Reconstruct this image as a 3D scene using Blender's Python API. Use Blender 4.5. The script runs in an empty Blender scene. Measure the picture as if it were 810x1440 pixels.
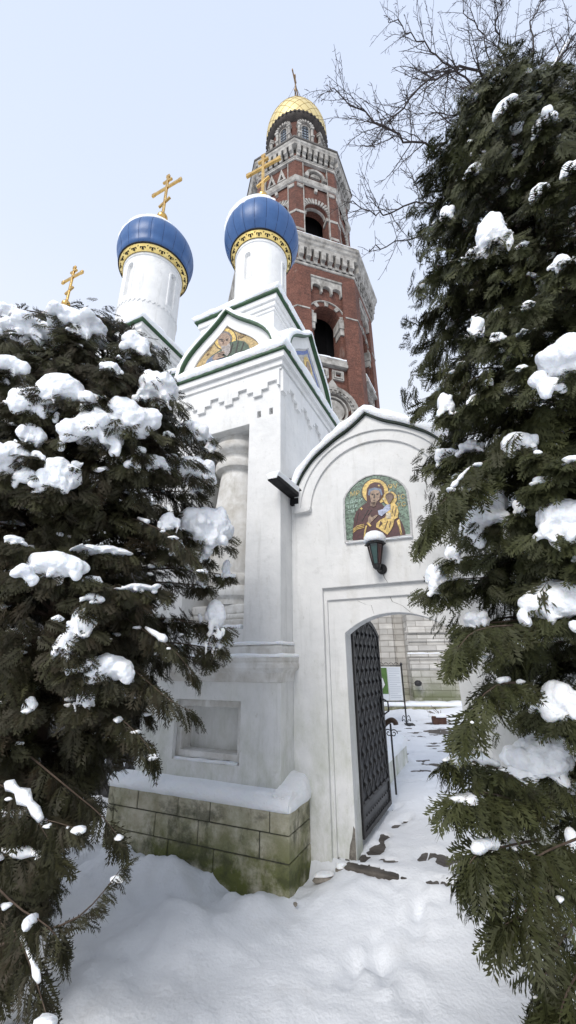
import bpy, bmesh, math, random
import numpy as np
from mathutils import Vector, Matrix, noise
from mathutils.geometry import tessellate_polygon
random.seed(7); rng = np.random.default_rng(11)
PI = math.pi; R = math.radians
scene = bpy.context.scene
COL = scene.collection

# ------------------------------------------------------------------ camera
F_PX = 567.0; TH = R(20.3); ROLL = R(0.4); CAMZ = 1.6
Fw = Vector((0, math.cos(TH), math.sin(TH)))
R0 = Vector((1, 0, 0)); U0 = Vector((0, -math.sin(TH), math.cos(TH)))
Rt = R0*math.cos(ROLL) - U0*math.sin(ROLL); Up = R0*math.sin(ROLL) + U0*math.cos(ROLL)
CAM = Vector((0, 0, CAMZ))
cd = bpy.data.cameras.new('camera'); cam = bpy.data.objects.new('camera', cd); COL.objects.link(cam)
cd.sensor_fit = 'VERTICAL'; cd.sensor_height = 36; cd.sensor_width = 36; cd.lens = 36*F_PX/1440
cd.clip_start = .05; cd.clip_end = 2000
m = Matrix.Identity(4)
for i in range(3):
    m[i][0] = Rt[i]; m[i][1] = Up[i]; m[i][2] = -Fw[i]; m[i][3] = CAM[i]
cam.matrix_world = m
scene.camera = cam
def ray(x, y): return Fw + Rt*((x-405)/F_PX) + Up*((720-y)/F_PX)
def at(x, y, Y):                      # world point on the plane y = Y seen at a photo pixel
    d = ray(x, y); return CAM + d*(Y/d.y)

# local frame of the gatehouse: U along the facade, V into depth
AZ = R(25.1)
U = Vector((math.cos(AZ), -math.sin(AZ), 0)); V = Vector((math.sin(AZ), math.cos(AZ), 0))
O = Vector((-.0765, 3.832, 0))
def loc(p): q = Vector(p)-O; return q.dot(U), q.dot(V), p[2]
def LP(u, v, z=0): return O + U*u + V*v + Vector((0, 0, z))
def fv(x, y, v):
    d = ray(x, y); k = ((O+V*v-CAM).dot(V))/d.dot(V); return loc(CAM+d*k)

# ------------------------------------------------------------------ materials
def mat(name, c1, c2=None, scale=5, rough=.8, metal=0, bump=0, bscale=60, stretch=(1, 1, 1), detail=6, contrast=(.35, .65), spec=.3, world=False):
    M = bpy.data.materials.new(name); M.use_nodes = True; nt = M.node_tree; N = nt.nodes; L = nt.links
    b = N['Principled BSDF']; b.inputs['Roughness'].default_value = rough; b.inputs['Metallic'].default_value = metal
    b.inputs['Specular IOR Level'].default_value = spec
    tc = N.new('ShaderNodeTexCoord'); mp = N.new('ShaderNodeMapping'); mp.inputs['Scale'].default_value = stretch
    L.new(tc.outputs['Object'], mp.inputs[0])
    if world:
        g = N.new('ShaderNodeNewGeometry'); L.new(g.outputs['Position'], mp.inputs[0])
    if c2 is None: b.inputs['Base Color'].default_value = (*c1, 1)
    else:
        n = N.new('ShaderNodeTexNoise'); n.inputs['Scale'].default_value = scale; n.inputs['Detail'].default_value = detail
        n.inputs['Roughness'].default_value = .65
        L.new(mp.outputs[0], n.inputs['Vector'])
        r = N.new('ShaderNodeValToRGB'); r.name = 'ramp'
        r.color_ramp.elements[0].position = contrast[0]; r.color_ramp.elements[0].color = (*c1, 1)
        r.color_ramp.elements[1].position = contrast[1]; r.color_ramp.elements[1].color = (*c2, 1)
        L.new(n.outputs[0], r.inputs[0]); L.new(r.outputs[0], b.inputs['Base Color'])
    if bump:
        n2 = N.new('ShaderNodeTexNoise'); n2.inputs['Scale'].default_value = bscale; n2.inputs['Detail'].default_value = 5
        L.new(mp.outputs[0], n2.inputs['Vector'])
        bp = N.new('ShaderNodeBump'); bp.name = 'bump'; bp.inputs['Strength'].default_value = 1; bp.inputs['Distance'].default_value = bump
        L.new(n2.outputs[0], bp.inputs['Height']); L.new(bp.outputs[0], b.inputs['Normal'])
    return M
def mixin(M, col, fac_builder):
    """mix colour `col` over the base colour of M with the factor socket made by fac_builder"""
    nt = M.node_tree; N = nt.nodes; L = nt.links; b = N['Principled BSDF']
    mx = N.new('ShaderNodeMix'); mx.data_type = 'RGBA'
    cur = b.inputs['Base Color']
    if cur.is_linked: L.new(cur.links[0].from_socket, mx.inputs[6])
    else: mx.inputs[6].default_value = cur.default_value
    mx.inputs[7].default_value = (*col, 1)
    L.new(fac_builder(nt), mx.inputs[0]); L.new(mx.outputs[2], b.inputs['Base Color'])
def f_noise(scale, lo, hi, stretch=(1, 1, 1), zlo=None, zhi=None, amt=1.0, voronoi=False):
    """noise mask, optionally only near the ground (zlo full .. zhi none)"""
    def fb(nt):
        N = nt.nodes; L = nt.links
        g = N.new('ShaderNodeNewGeometry'); mp = N.new('ShaderNodeMapping'); mp.inputs['Scale'].default_value = stretch
        L.new(g.outputs['Position'], mp.inputs[0])
        n = N.new('ShaderNodeTexNoise'); n.inputs['Scale'].default_value = scale; n.inputs['Detail'].default_value = 8; n.inputs['Roughness'].default_value = .7
        L.new(mp.outputs[0], n.inputs['Vector'])
        mr = N.new('ShaderNodeMapRange'); mr.inputs['From Min'].default_value = lo; mr.inputs['From Max'].default_value = hi
        mr.inputs['To Max'].default_value = amt
        L.new(n.outputs[0], mr.inputs[0]); out = mr.outputs[0]
        if zlo is not None:
            sp = N.new('ShaderNodeSeparateXYZ'); L.new(g.outputs['Position'], sp.inputs[0])
            m2 = N.new('ShaderNodeMapRange'); m2.inputs['From Min'].default_value = zlo; m2.inputs['From Max'].default_value = zhi
            m2.inputs['To Min'].default_value = 1; m2.inputs['To Max'].default_value = 0
            L.new(sp.outputs['Z'], m2.inputs[0])
            mu = N.new('ShaderNodeMath'); mu.operation = 'MULTIPLY'; L.new(out, mu.inputs[0]); L.new(m2.outputs[0], mu.inputs[1]); out = mu.outputs[0]
        return out
    return fb

plaster = mat('white_plaster', (.69, .695, .69), (.785, .785, .775), 3, .85, bump=.008, bscale=12)
mixin(plaster, (.50, .48, .42), f_noise(3, .56, .8, (1.5, 1.5, .35), amt=.5))
mixin(plaster, (.42, .41, .36), f_noise(22, .60, .75, (1, 1, .6), amt=.55))
mixin(plaster, (.40, .40, .37), f_noise(9, .56, .74, (1, 1, .09), amt=.42))
mixin(plaster, (.34, .34, .32), f_noise(1.3, .60, .64, amt=.22))
mixin(plaster, (.30, .33, .20), f_noise(5, .40, .66, (1, 1, .5), 0, 1.7, .8))
old_plaster = mat('weathered_plaster', (.52, .50, .46), (.76, .76, .75), 4, .9, bump=.01, bscale=16)
mixin(old_plaster, (.30, .28, .22), f_noise(7, .52, .75, (1, 1, .35), amt=.65))
limestone = mat('mossy_limestone', (.38, .35, .255), (.57, .54, .44), 6, .9, bump=.012, bscale=30)
mixin(limestone, (.11, .125, .028), f_noise(3.2, .38, .56, (1, 1, 1), .10, .72, .95))
mixin(limestone, (.045, .05, .03), f_noise(1.6, .54, .62, (1, 1, 1.6), amt=.6))
mixin(limestone, (.06, .065, .035), f_noise(7, .54, .66, (1, 1, .6), amt=.75))
mortar = mat('dark_mortar', (.05, .05, .04), (.10, .10, .07), 20)
snowm = mat('snow', (.84, .86, .89), (.88, .90, .92), 2, .75, bump=.004, bscale=50, spec=.2)
bp_ = snowm.node_tree.nodes['bump']; bp_.inputs['Distance'].default_value = .010
_b = snowm.node_tree.nodes['Principled BSDF']; _b.inputs['Subsurface Weight'].default_value = .25; _b.inputs['Subsurface Radius'].default_value = (.5, .7, 1); _b.inputs['Subsurface Scale'].default_value = .02
groundsnow = mat('trodden_snow', (.70, .72, .75), (.79, .81, .84), 1.3, .85, bump=.006, bscale=46, spec=.2)
mixin(groundsnow, (.55, .54, .52), f_noise(30, .66, .78, amt=.35))
mixin(groundsnow, (.46, .45, .44), f_noise(1.4, .54, .72, amt=.4))
mixin(groundsnow, (.22, .19, .15), f_noise(75, .70, .76, amt=.6))
greenm = mat('green_roof_metal', (.012, .05, .018), (.03, .09, .035), 8, .45, bump=.002, bscale=40, spec=.5)
darkmetal = mat('dark_gutter_metal', (.012, .012, .013), (.028, .028, .03), 10, .75, spec=.15)
iron = mat('black_iron', (.008, .008, .009), (.022, .021, .022), 30, .55, spec=.5, bump=.001, bscale=80)
doorsheet = mat('door_sheet_iron', (.030, .031, .034), (.055, .056, .06), 7, .5, spec=.5)
gold = mat('gold_leaf', (.70, .47, .17), (.50, .30, .09), 9, .24, 1)
goldtower = mat('pale_gold_dome', (.74, .62, .32), (.66, .53, .25), 3, .5, .45)
goldband = mat('gold_band', (.85, .68, .28), (.7, .52, .18), 14, .35, .7)
blue = mat('blue_dome_paint', (.028, .085, .225), (.042, .112, .275), 3.5, .40, spec=.4, bump=.002, bscale=12)
bluedark = mat('blue_seam', (.015, .04, .12), None, rough=.6)
brick = mat('red_brick', (.105, .046, .034), (.19, .086, .062), 9, .9)
def add_brick(M, w, h, mort, msize, amt=1, noise_amt=.0):
    nt = M.node_tree; N = nt.nodes; L = nt.links; b = N['Principled BSDF']
    uv = N.new('ShaderNodeUVMap'); uv.uv_map = 'UVMap'
    t = N.new('ShaderNodeTexBrick'); t.inputs['Scale'].default_value = 1; t.inputs['Brick Width'].default_value = w; t.inputs['Row Height'].default_value = h
    t.inputs['Mortar Size'].default_value = msize; t.inputs['Mortar Smooth'].default_value = .3; t.inputs['Bias'].default_value = 0
    t.inputs['Color1'].default_value = (.78, .78, .78, 1); t.inputs['Color2'].default_value = (1.15, 1.15, 1.15, 1); t.inputs['Mortar'].default_value = (*mort, 1)
    L.new(uv.outputs[0], t.inputs['Vector'])
    mx = N.new('ShaderNodeMix'); mx.data_type = 'RGBA'; mx.blend_type = 'MULTIPLY'; mx.inputs[0].default_value = amt
    L.new(b.inputs['Base Color'].links[0].from_socket, mx.inputs[6]); L.new(t.outputs[0], mx.inputs[7]); L.new(mx.outputs[2], b.inputs['Base Color'])
    bp = N.new('ShaderNodeBump'); bp.inputs['Strength'].default_value = .8; bp.inputs['Distance'].default_value = .04; bp.invert = True
    L.new(t.outputs['Fac'], bp.inputs['Height']); L.new(bp.outputs[0], b.inputs['Normal'])
add_brick(brick, .5, .17, (1.3, 1.25, 1.2), .018)
mixin(brick, (.05, .030, .027), f_noise(.35, .46, .70, (1, 1, .5), amt=.7))
mixin(brick, (.05, .035, .03), f_noise(2.2, .52, .68, (1, 1, .6), amt=.5))
mixin(brick, (.38, .32, .28), f_noise(.5, .60, .72, (1, 1, .4), amt=.4))
whitestone = mat('carved_white_stone', (.21, .197, .18), (.45, .435, .405), 1.6, .9)
mixin(whitestone, (.07, .065, .055), f_noise(.9, .52, .68, (1, 1, .5), amt=.8))
towerlime = mat('tower_base_limestone', (.46, .44, .41), (.62, .60, .56), 1.2, .9)
add_brick(towerlime, .70, .24, (.62, .60, .57), .012)
mixin(towerlime, (.24, .22, .19), f_noise(1.3, .52, .70, (.4, .4, 3), amt=.6))
mixin(towerlime, (.10, .12, .04), f_noise(1.2, .40, .6, (1, 1, 1), .6, 1.5, .8))
dark = mat('interior_shade', (.006, .005, .005), None, rough=.9)  # near-black colour standing in for the shade inside openings
soffit = mat('arch_soffit', (.10, .085, .075), (.22, .20, .18), 1.5, .9)
glass = mat('window_glass', (.10, .13, .17), (.22, .26, .30), 2, .15, spec=.6)
bark = mat('thuja_bark', (.05, .035, .025), (.11, .08, .06), 14, .9, bump=.01, bscale=40, stretch=(1, 1, .2))
barkgrey = mat('bare_tree_bark', (.022, .017, .017), (.05, .04, .038), 10, .9)
stonepave = mat('wet_paving_stone', (.05, .043, .037), (.13, .115, .10), 5, .6, bump=.01, bscale=25)
rockm = mat('rough_stone', (.16, .145, .12), (.33, .30, .26), 9, .9, bump=.01, bscale=30)

def foliage_mat(name, a, b2, c):
    M = bpy.data.materials.new(name); M.use_nodes = True; nt = M.node_tree; N = nt.nodes; L = nt.links; b = N['Principled BSDF']
    at_ = N.new('ShaderNodeAttribute'); at_.attribute_name = 'tone'
    r = N.new('ShaderNodeValToRGB'); e = r.color_ramp.elements
    e[0].position = 0; e[0].color = (*a, 1); e[1].position = 1; e[1].color = (*c, 1)
    k = e.new(.55); k.color = (*b2, 1)
    L.new(at_.outputs['Fac'], r.inputs[0]); L.new(r.outputs[0], b.inputs['Base Color'])
    b.inputs['Roughness'].default_value = .6; b.inputs['Specular IOR Level'].default_value = .25
    return M
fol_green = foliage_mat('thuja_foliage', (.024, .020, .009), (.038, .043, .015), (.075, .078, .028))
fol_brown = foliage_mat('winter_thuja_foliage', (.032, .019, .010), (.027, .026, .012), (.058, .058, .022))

# ------------------------------------------------------------------ mesh builder
def finish(me, ma, name, parent=None, bevel=0):
    o = bpy.data.objects.new(name, me); COL.objects.link(o)
    if isinstance(ma, (list, tuple)):
        for x in ma: me.materials.append(x)
    else: me.materials.append(ma)
    if parent: o.parent = parent
    if bevel:
        md = o.modifiers.new('bevel', 'BEVEL'); md.width = bevel; md.segments = 2; md.limit_method = 'ANGLE'; md.angle_limit = R(40)
    return o
class MB:
    def __init__(s): s.v = []; s.f = []; s.M = Matrix.Identity(4)
    def add(s, vs, fs, M=None):
        n = len(s.v); M = (s.M @ M) if M is not None else s.M
        s.v += [M @ Vector(p) for p in vs]; s.f += [tuple(i+n for i in f) for f in fs]; return s
    def box(s, x0, x1, y0, y1, z0, z1, M=None):
        vs = [(x, y, z) for x in (x0, x1) for y in (y0, y1) for z in (z0, z1)]
        return s.add(vs, [(0, 1, 3, 2), (4, 6, 7, 5), (0, 4, 5, 1), (2, 3, 7, 6), (0, 2, 6, 4), (1, 5, 7, 3)], M)
    def prism(s, poly, y0, y1, holes=(), M=None):      # polygon in x,z extruded along y
        loops = [poly]+list(holes); flat = [p for l in loops for p in l]
        tris = tessellate_polygon([[Vector((p[0], p[1], 0)) for p in l] for l in loops])
        n = len(flat); vs = [(p[0], y0, p[1]) for p in flat]+[(p[0], y1, p[1]) for p in flat]
        fs = []
        for t in tris:
            a, b, c = [Vector((flat[i][0], flat[i][1])) for i in t]
            cr = (b-a).cross(c-a)
            t2 = t if cr > 0 else t[::-1]
            fs.append(tuple(t2)); fs.append(tuple(i+n for i in t2[::-1]))
        k = 0
        for li, l in enumerate(loops):
            area = sum(l[i][0]*l[(i+1) % len(l)][1]-l[(i+1) % len(l)][0]*l[i][1] for i in range(len(l)))
            out = (area > 0) == (li == 0)
            for i in range(len(l)):
                a, b = k+i, k+(i+1) % len(l)
                fs.append((b, a, a+n, b+n) if out else (a, b, b+n, a+n))
            k += len(l)
        return s.add(vs, fs, M)
    def prismz(s, poly, z0, z1, M=None):               # polygon in x,y extruded along z
        n = len(poly); vs = [(p[0], p[1], z0) for p in poly]+[(p[0], p[1], z1) for p in poly]
        fs = [tuple(range(n))[::-1], tuple(range(n, 2*n))]+[(i, (i+1) % n, (i+1) % n+n, i+n) for i in range(n)]
        return s.add(vs, fs, M)
    def lathe(s, prof, seg=32, M=None, rf=None, caps=True):
        vs = []; fs = []
        for (r, z) in prof:
            for k in range(seg):
                a = 2*PI*k/seg; rr = r*(rf(a, z) if rf else 1)
                vs.append((rr*math.cos(a), rr*math.sin(a), z))
        for i in range(len(prof)-1):
            for k in range(seg):
                k2 = (k+1) % seg
                fs.append((i*seg+k, i*seg+k2, (i+1)*seg+k2, (i+1)*seg+k))
        if caps:
            fs.append(tuple(range(seg))[::-1]); fs.append(tuple(range((len(prof)-1)*seg, len(prof)*seg)))
        return s.add(vs, fs, M)
    def tube(s, pts, rad, seg=6, M=None):
        pts = [Vector(p) for p in pts]; n = len(pts); vs = []; fs = []
        if not hasattr(rad, '__len__'): rad = [rad]*n
        for i, p in enumerate(pts):
            d = (pts[min(i+1, n-1)]-pts[max(i-1, 0)]); d = d.normalized() if d.length > 1e-9 else Vector((0, 0, 1))
            a = d.cross(Vector((0, 0, 1)) if abs(d.z) < .9 else Vector((1, 0, 0))).normalized(); b = d.cross(a)
            for k in range(seg):
                t = 2*PI*k/seg; vs.append(p+(a*math.cos(t)+b*math.sin(t))*rad[i])
        for i in range(n-1):
            for k in range(seg):
                k2 = (k+1) % seg; fs.append((i*seg+k, (i+1)*seg+k, (i+1)*seg+k2, i*seg+k2))
        fs.append(tuple(range(seg))); fs.append(tuple(range((n-1)*seg, n*seg))[::-1])
        return s.add(vs, fs, M)
    def grid(s, P, closed=False, M=None):              # P[i][j] points
        n = len(P); k = len(P[0]); vs = [p for r_ in P for p in r_]; fs = []
        for i in range(n-1):
            for j in range(k if closed else k-1):
                j2 = (j+1) % k; fs.append((i*k+j, i*k+j2, (i+1)*k+j2, (i+1)*k+j))
        return s.add(vs, fs, M)
    def build(s, name, ma, parent=None, smooth=False, bevel=0, uv=False, recalc=False):
        me = bpy.data.meshes.new(name); me.from_pydata([tuple(p) for p in s.v], [], s.f); me.validate(); me.update()
        if recalc:
            bm = bmesh.new(); bm.from_mesh(me); bmesh.ops.recalc_face_normals(bm, faces=bm.faces); bm.to_mesh(me); bm.free()
        if uv:
            l = me.uv_layers.new(name='UVMap')
            for p in me.polygons:
                n = p.normal
                if abs(n.z) < .8:
                    t = Vector((-n.y, n.x, 0)).normalized()
                    for li in p.loop_indices:
                        c = me.vertices[me.loops[li].vertex_index].co; l.data[li].uv = (c.dot(t), c.z)
                else:
                    for li in p.loop_indices:
                        c = me.vertices[me.loops[li].vertex_index].co; l.data[li].uv = (c.x, c.y)
        if smooth: me.polygons.foreach_set('use_smooth', [True]*len(me.polygons))
        o = finish(me, ma, name, parent, bevel)
        if smooth == 'angle':
            md = o.modifiers.new('w', 'EDGE_SPLIT'); md.split_angle = R(40)
        return o
def thing(name, label, cat, p=(0, 0, 0), rz=0, group=None):
    o = bpy.data.objects.new(name, None); COL.objects.link(o); o.location = p; o.rotation_euler = (0, 0, rz); o.empty_display_size = .2
    o['label'] = label; o['category'] = cat
    if group: o['group'] = group
    return o
def tag(o, label, cat, group=None):
    o['label'] = label; o['category'] = cat
    if group: o['group'] = group
    return o
def nz(x, y=0, z=0, s=1): return noise.noise(Vector((x*s, y*s, z*s)))
def resample(pts, step):
    pts = [Vector(p) for p in pts]; out = [pts[0]]
    for a, b in zip(pts, pts[1:]):
        n = max(1, int((b-a).length/step+.5))
        for i in range(1, n+1): out.append(a.lerp(b, i/n))
    return out
def smoothpath(pts, n=2):
    pts = [Vector(p) for p in pts]
    for _ in range(n):
        q = [pts[0]]
        for a, b in zip(pts, pts[1:]): q += [a.lerp(b, .25), a.lerp(b, .75)]
        q.append(pts[-1]); pts = q
    return pts
def arc(cx, cz, r, a0, a1, n=16): return [(cx+r*math.cos(R(a0+(a1-a0)*i/n)), cz+r*math.sin(R(a0+(a1-a0)*i/n))) for i in range(n+1)]
def band(mb, path, th, y0, y1, seed=0, rough=0, rounded=True, M=None):
    """thick band following a path in x,z (thickness outwards), from y0 (front) to y1; rounded front edge for snow"""
    P = [Vector((p[0], p[1])) for p in path]; n = len(P); rows = []
    for i, p in enumerate(P):
        d = (P[min(i+1, n-1)]-P[max(i-1, 0)]).normalized(); nn = Vector((-d.y, d.x))
        if nn.y < 0 and abs(nn.y) > .05: nn = -nn
        t = th(i/(n-1)) if callable(th) else th
        w = 1+rough*nz(p.x*9+seed, p.y*9, seed)
        prof = [(y1, 0), (y0+.01, 0), (y0, .02*t), (y0-.012, .4*t), (y0+.01, .8*t), (y0+.05, t), ((y0+y1)/2, t*1.04), (y1-.02, t), (y1, .8*t)] if rounded else [(y1, 0), (y0, 0), (y0, t), (y1, t)]
        row = []
        for (y, h) in prof:
            yy = y + (rough*.03*nz(p.x*14, p.y*14, h*30+seed) if rounded and y < y1-.05 else 0)
            q = p+nn*(h*w if h else 0); row.append((q.x, yy, q.y))
        rows.append(row)
    mb.grid(rows, closed=True, M=M)
    k = len(rows[0]); mb.add(rows[0], [tuple(range(k))], M); mb.add(rows[-1], [tuple(range(k))[::-1]], M)
def snow_ring(mb, x0, x1, y0, y1, z, prof, seed=0, amp=.02, step=.06):
    """snow lying round a rectangular ledge; prof = [(inset, height)]"""
    def rect(d):
        c = [(x0+d, y0+d), (x1-d, y0+d), (x1-d, y1-d), (x0+d, y1-d)]; return c
    ns = [max(2, int((x1-x0)/step)), max(2, int((y1-y0)/step))]*2
    rows = []
    for (d, h) in prof:
        c = rect(d); row = []
        for k in range(4):
            a = Vector(c[k]); b = Vector(c[(k+1) % 4])
            for i in range(ns[k]):
                t = i/ns[k]; p = a.lerp(b, t)
                e = amp*nz(k*7+t*ns[k]*.22, d*6, seed) if h > 0 else 0
                e2 = amp*.5*nz(k*5+t*ns[k]*.7, h*20, seed+9)
                row.append((p.x+e2, p.y+e2, z+h*(1+e*6)+e*.6 if h > 0 else z))
        rows.append(row)
    mb.grid(rows, closed=True)
# ------------------------------------------------------------------ generic pieces
def cross_parts(parent, base, h, w, ma, rz=0, t=.03):
    """orthodox cross standing on a ball; faces along local y"""
    M = Matrix.Translation(base) @ Matrix.Rotation(rz, 4, 'Z')
    mb = MB(); mb.M = M
    mb.box(-t, t, -t*.7, t*.7, 0, h)
    mb.box(-w/2, w/2, -t*.8, t*.8, h*.68, h*.68+2*t)
    mb.box(-w*.17, w*.17, -t*.8, t*.8, h*.86, h*.86+1.7*t)
    mb.box(-w*.22, w*.22, -t*.8, t*.8, -t*.8, t*.8, Matrix.Translation((0, 0, h*.32)) @ Matrix.Rotation(R(-24), 4, 'Y'))
    for (x, z) in ((-w/2, h*.68+t), (w/2, h*.68+t), (0, h)):
        mb.box(-t*1.5, t*1.5, -t*.85, t*.85, -t*1.4, t*1.4, Matrix.Translation((x, 0, z)))
    mb.build('cross', ma, parent, bevel=.006)
def onion(parent, c, rd, rw, zb, h, ballr, cross_h, cross_w, snow_seed, snowang, band_h=.095):
    """blue dome: rd drum radius, rw widest radius, zb lower lip height, h height"""
    T = Matrix.Translation((c[0], c[1], 0))
    rl = rd*1.16
    prof = [(rl*.97, zb), (rl*1.0, zb+.0), (rl*1.10, zb+h*.05), (rw*.93, zb+h*.12), (rw*.985, zb+h*.2), (rw, zb+h*.29), (rw*.975, zb+h*.38), (rw*.90, zb+h*.47), (rw*.78, zb+h*.56), (rw*.62, zb+h*.65), (rw*.45, zb+h*.74), (rw*.30, zb+h*.82), (rw*.19, zb+h*.9), (rw*.12, zb+h*.96), (rw*.10, zb+h)]
    pp = [Vector((a, b)) for a, b in prof]; prof = [(p.x, p.y) for p in smoothpath([(a, b, 0) for a, b in prof], 2)]
    G = 20
    def gore(a, z):
        k = abs(((a*G/(2*PI)) % 1)-.5)*2     # 1 at seam
        return 1-.007*max(0, (k-.75)/.25)**1.5
    d = MB(); d.lathe(prof, G*8, T, gore); dome = d.build('dome', blue, parent, smooth=True)
    s_ = MB()
    for k in range(G):
        a = 2*PI*(k+0)/G
        s_.tube([(r*.992*math.cos(a), r*.992*math.sin(a), z) for r, z in prof[2:-4:2]], .0055, 4, T)
    s_.build('seam', bluedark, dome)
    # snow lying on the upper part, thicker on one side
    rows = []; seg = 96
    for r, z in prof[3:]:
        row = []
        for k in range(seg):
            a = 2*PI*k/seg; t = (z-zb)/h
            lim = .50-.16*math.cos(a-snowang)+.06*nz(math.cos(a)*2.2, math.sin(a)*2.2, snow_seed)+.035*nz(math.cos(a)*9, math.sin(a)*9, snow_seed)+.03*nz(math.cos(a)*20, math.sin(a)*20, snow_seed)
            e = (t-lim)/.05; e = max(0, min(1, e)); th_ = -.02+.055*(e*e*(3-2*e))*(1 if t < .9 else max(0, (1-t)/.1))
            row.append(((r+th_)*math.cos(a), (r+th_)*math.sin(a), z+th_*.6))
        rows.append(row)
    s2 = MB(); s2.grid(rows, closed=True, M=T); s2.build('snow_cap', snowm, parent, smooth=True)
    # valance: gold fretwork band hanging under the lip, dark inside
    g = MB(); g.lathe([(rl*.985, zb+.02), (rl*1.04, zb-.0), (rl*1.03, zb-.02), (rl*.93, zb-band_h-.01), (rl*.90, zb-band_h), (rl*.87, zb-.01)], 72, T, caps=False)
    bo = g.build('gold_band', goldband, parent, smooth='angle')
    dk = MB(); n = 22
    for k in range(n):
        a = 2*PI*k/n
        Mx = T @ Matrix.Rotation(a, 4, 'Z') @ Matrix.Translation((rl*.985+.004, 0, zb-band_h*.5)) @ Matrix.Rotation(R(13), 4, 'Y')
        w = rl*2*PI/n
        dk.box(-.006, .003, -w*.09, w*.09, -band_h*.5, band_h*.10, Mx)
        dk.box(-.006, .003, -w*.28, w*.28, -band_h*.06, band_h*.13, Mx)
        dk.box(-.006, .003, -w*.30, -w*.2, -band_h*.25, band_h*.0, Mx); dk.box(-.006, .003, w*.2, w*.30, -band_h*.25, band_h*.0, Mx)
        M2 = Mx @ Matrix.Translation((.0, w*.5, band_h*.22)) @ Matrix.Rotation(R(45), 4, 'X')
        dk.box(-.006, .003, -w*.09, w*.09, -w*.09, w*.09, M2)
    dk.build('fret_shade', dark, bo)  # solid boxes on the band, coloured like the shade in its cutouts
    rm = MB(); rm.lathe([(rl*1.0, zb-.005), (rl*1.065, zb-.005), (rl*1.075, zb+.01), (rl*1.06, zb+.028), (rl*1.0, zb+.028)], 72, T, caps=False); rm.build('lip', darkmetal, parent, smooth=True)
    un = MB(); un.lathe([(rd*.98, zb-.06), (rd*1.02, zb-.05), (rl*.9, zb-.03), (rl*.96, zb+.01)], 48, T, caps=False); un.build('underside', darkmetal, parent, smooth=True)
    # ball and cross
    b = MB(); zt = zb+h
    b.lathe([(rw*.11, zt-.06), (ballr*.42, zt+.02), (ballr*.33, zt+.06), (ballr*.55, zt+.09)]+[(ballr*math.cos(R(t)), zt+.09+ballr*.8+ballr*math.sin(R(t))) for t in range(-54, 91, 12)], 28, T)
    b.build('ball', gold, parent, smooth=True)
    cross_parts(parent, (c[0], c[1], zt+.07+ballr*1.75), cross_h, cross_w, gold)
def drum(parent, c, rd, z0, z1, nwin=4, win=(.35, .85), phase=0, zig=None):
    T = Matrix.Translation((c[0], c[1], 0)); mb = MB(); H = z1-z0; hw = rd*.17; za, zb_ = z0+H*win[0], z0+H*win[1]-hw
    def rf(a, z):
        q = (a+PI/2+phase*2*PI/nwin)/(2*PI/nwin); q = abs(q-round(q))*(2*PI/nwin)*rd
        def ins(w): return (za-(w-hw) < z < zb_ and q < w) or (z >= zb_ and q*q+(z-zb_)**2 < w*w)
        if ins(hw*.62): return .91
        if ins(hw*1.05): return 1.025
        return 1
    n = int(H/.018); prof = [(rd, z0+(H-.16)*i/n) for i in range(n+1)]
    mb.lathe(prof+[(rd*1.0, z1-.13), (rd*1.035, z1-.12), (rd*1.035, z1-.07), (rd*.99, z1-.05), (rd*.98, z1)], 256, T, rf=rf)
    o = mb.build('drum', plaster, parent, smooth='angle')
    if zig:
        zz = MB(); n = 40
        for k in range(n):
            a = 2*PI*k/n; M = T @ Matrix.Rotation(a, 4, 'Z') @ Matrix.Translation((0, -rd, 0)); q = rd*PI/n
            zz.prism([(-q, zig), (0, zig-q*1.3), (q, zig)], -.012, .012, M=M)
        zz.lathe([(rd+.001, zig-.002), (rd+.014, zig), (rd+.014, zig+.02), (rd+.001, zig+.024)], 72, T, caps=False)
        zz.build('zigzag_string_course', plaster, o)
    return o
OG = [(0, 1), (.148, .876), (.26, .80), (.383, .738), (.568, .614), (.716, .51), (.84, .346), (.92, .209), (1, 0)]
def ogee(cx, hw, z0, z1, n=2, og=OG):
    r_ = [(cx+hw*a, z0+(z1-z0)*b, 0) for a, b in og]; l_ = [(cx-hw*a, z0+(z1-z0)*b, 0) for a, b in og][::-1]
    L_ = [tuple(p)[:2] for p in smoothpath(l_, n)]; R_ = [tuple(p)[:2] for p in smoothpath(r_, n)]
    return L_[:-1]+R_           # keeps the sharp tip
KO = [(0, 1), (.157, .865), (.35, .735), (.557, .615), (.76, .475), (.90, .33), (.975, .16), (1, 0)]
# ------------------------------------------------------------------ flat mosaic figures
class Mosaic:
    """layers of tessera-coloured shapes set in a wall; k = stacking order"""
    mats = {}
    @classmethod
    def m(c, name, col, sc=45, spread=.35, rough=.45):
        if name in c.mats: return c.mats[name]
        M = bpy.data.materials.new(name); M.use_nodes = True; nt = M.node_tree; N = nt.nodes; L = nt.links; b = N['Principled BSDF']
        tc = N.new('ShaderNodeTexCoord'); v = N.new('ShaderNodeTexVoronoi'); v.inputs['Scale'].default_value = sc
        L.new(tc.outputs['Object'], v.inputs['Vector'])
        sp = N.new('ShaderNodeSeparateColor'); L.new(v.outputs['Color'], sp.inputs[0])
        r = N.new('ShaderNodeValToRGB'); e = r.color_ramp.elements
        e[0].color = (*[x*(1-spread) for x in col], 1); e[1].color = (*[min(1, x*(1+spread)) for x in col], 1)
        L.new(sp.outputs[0], r.inputs[0]); L.new(r.outputs[0], b.inputs['Base Color']); b.inputs['Roughness'].default_value = rough
        c.mats[name] = M; return M
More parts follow.
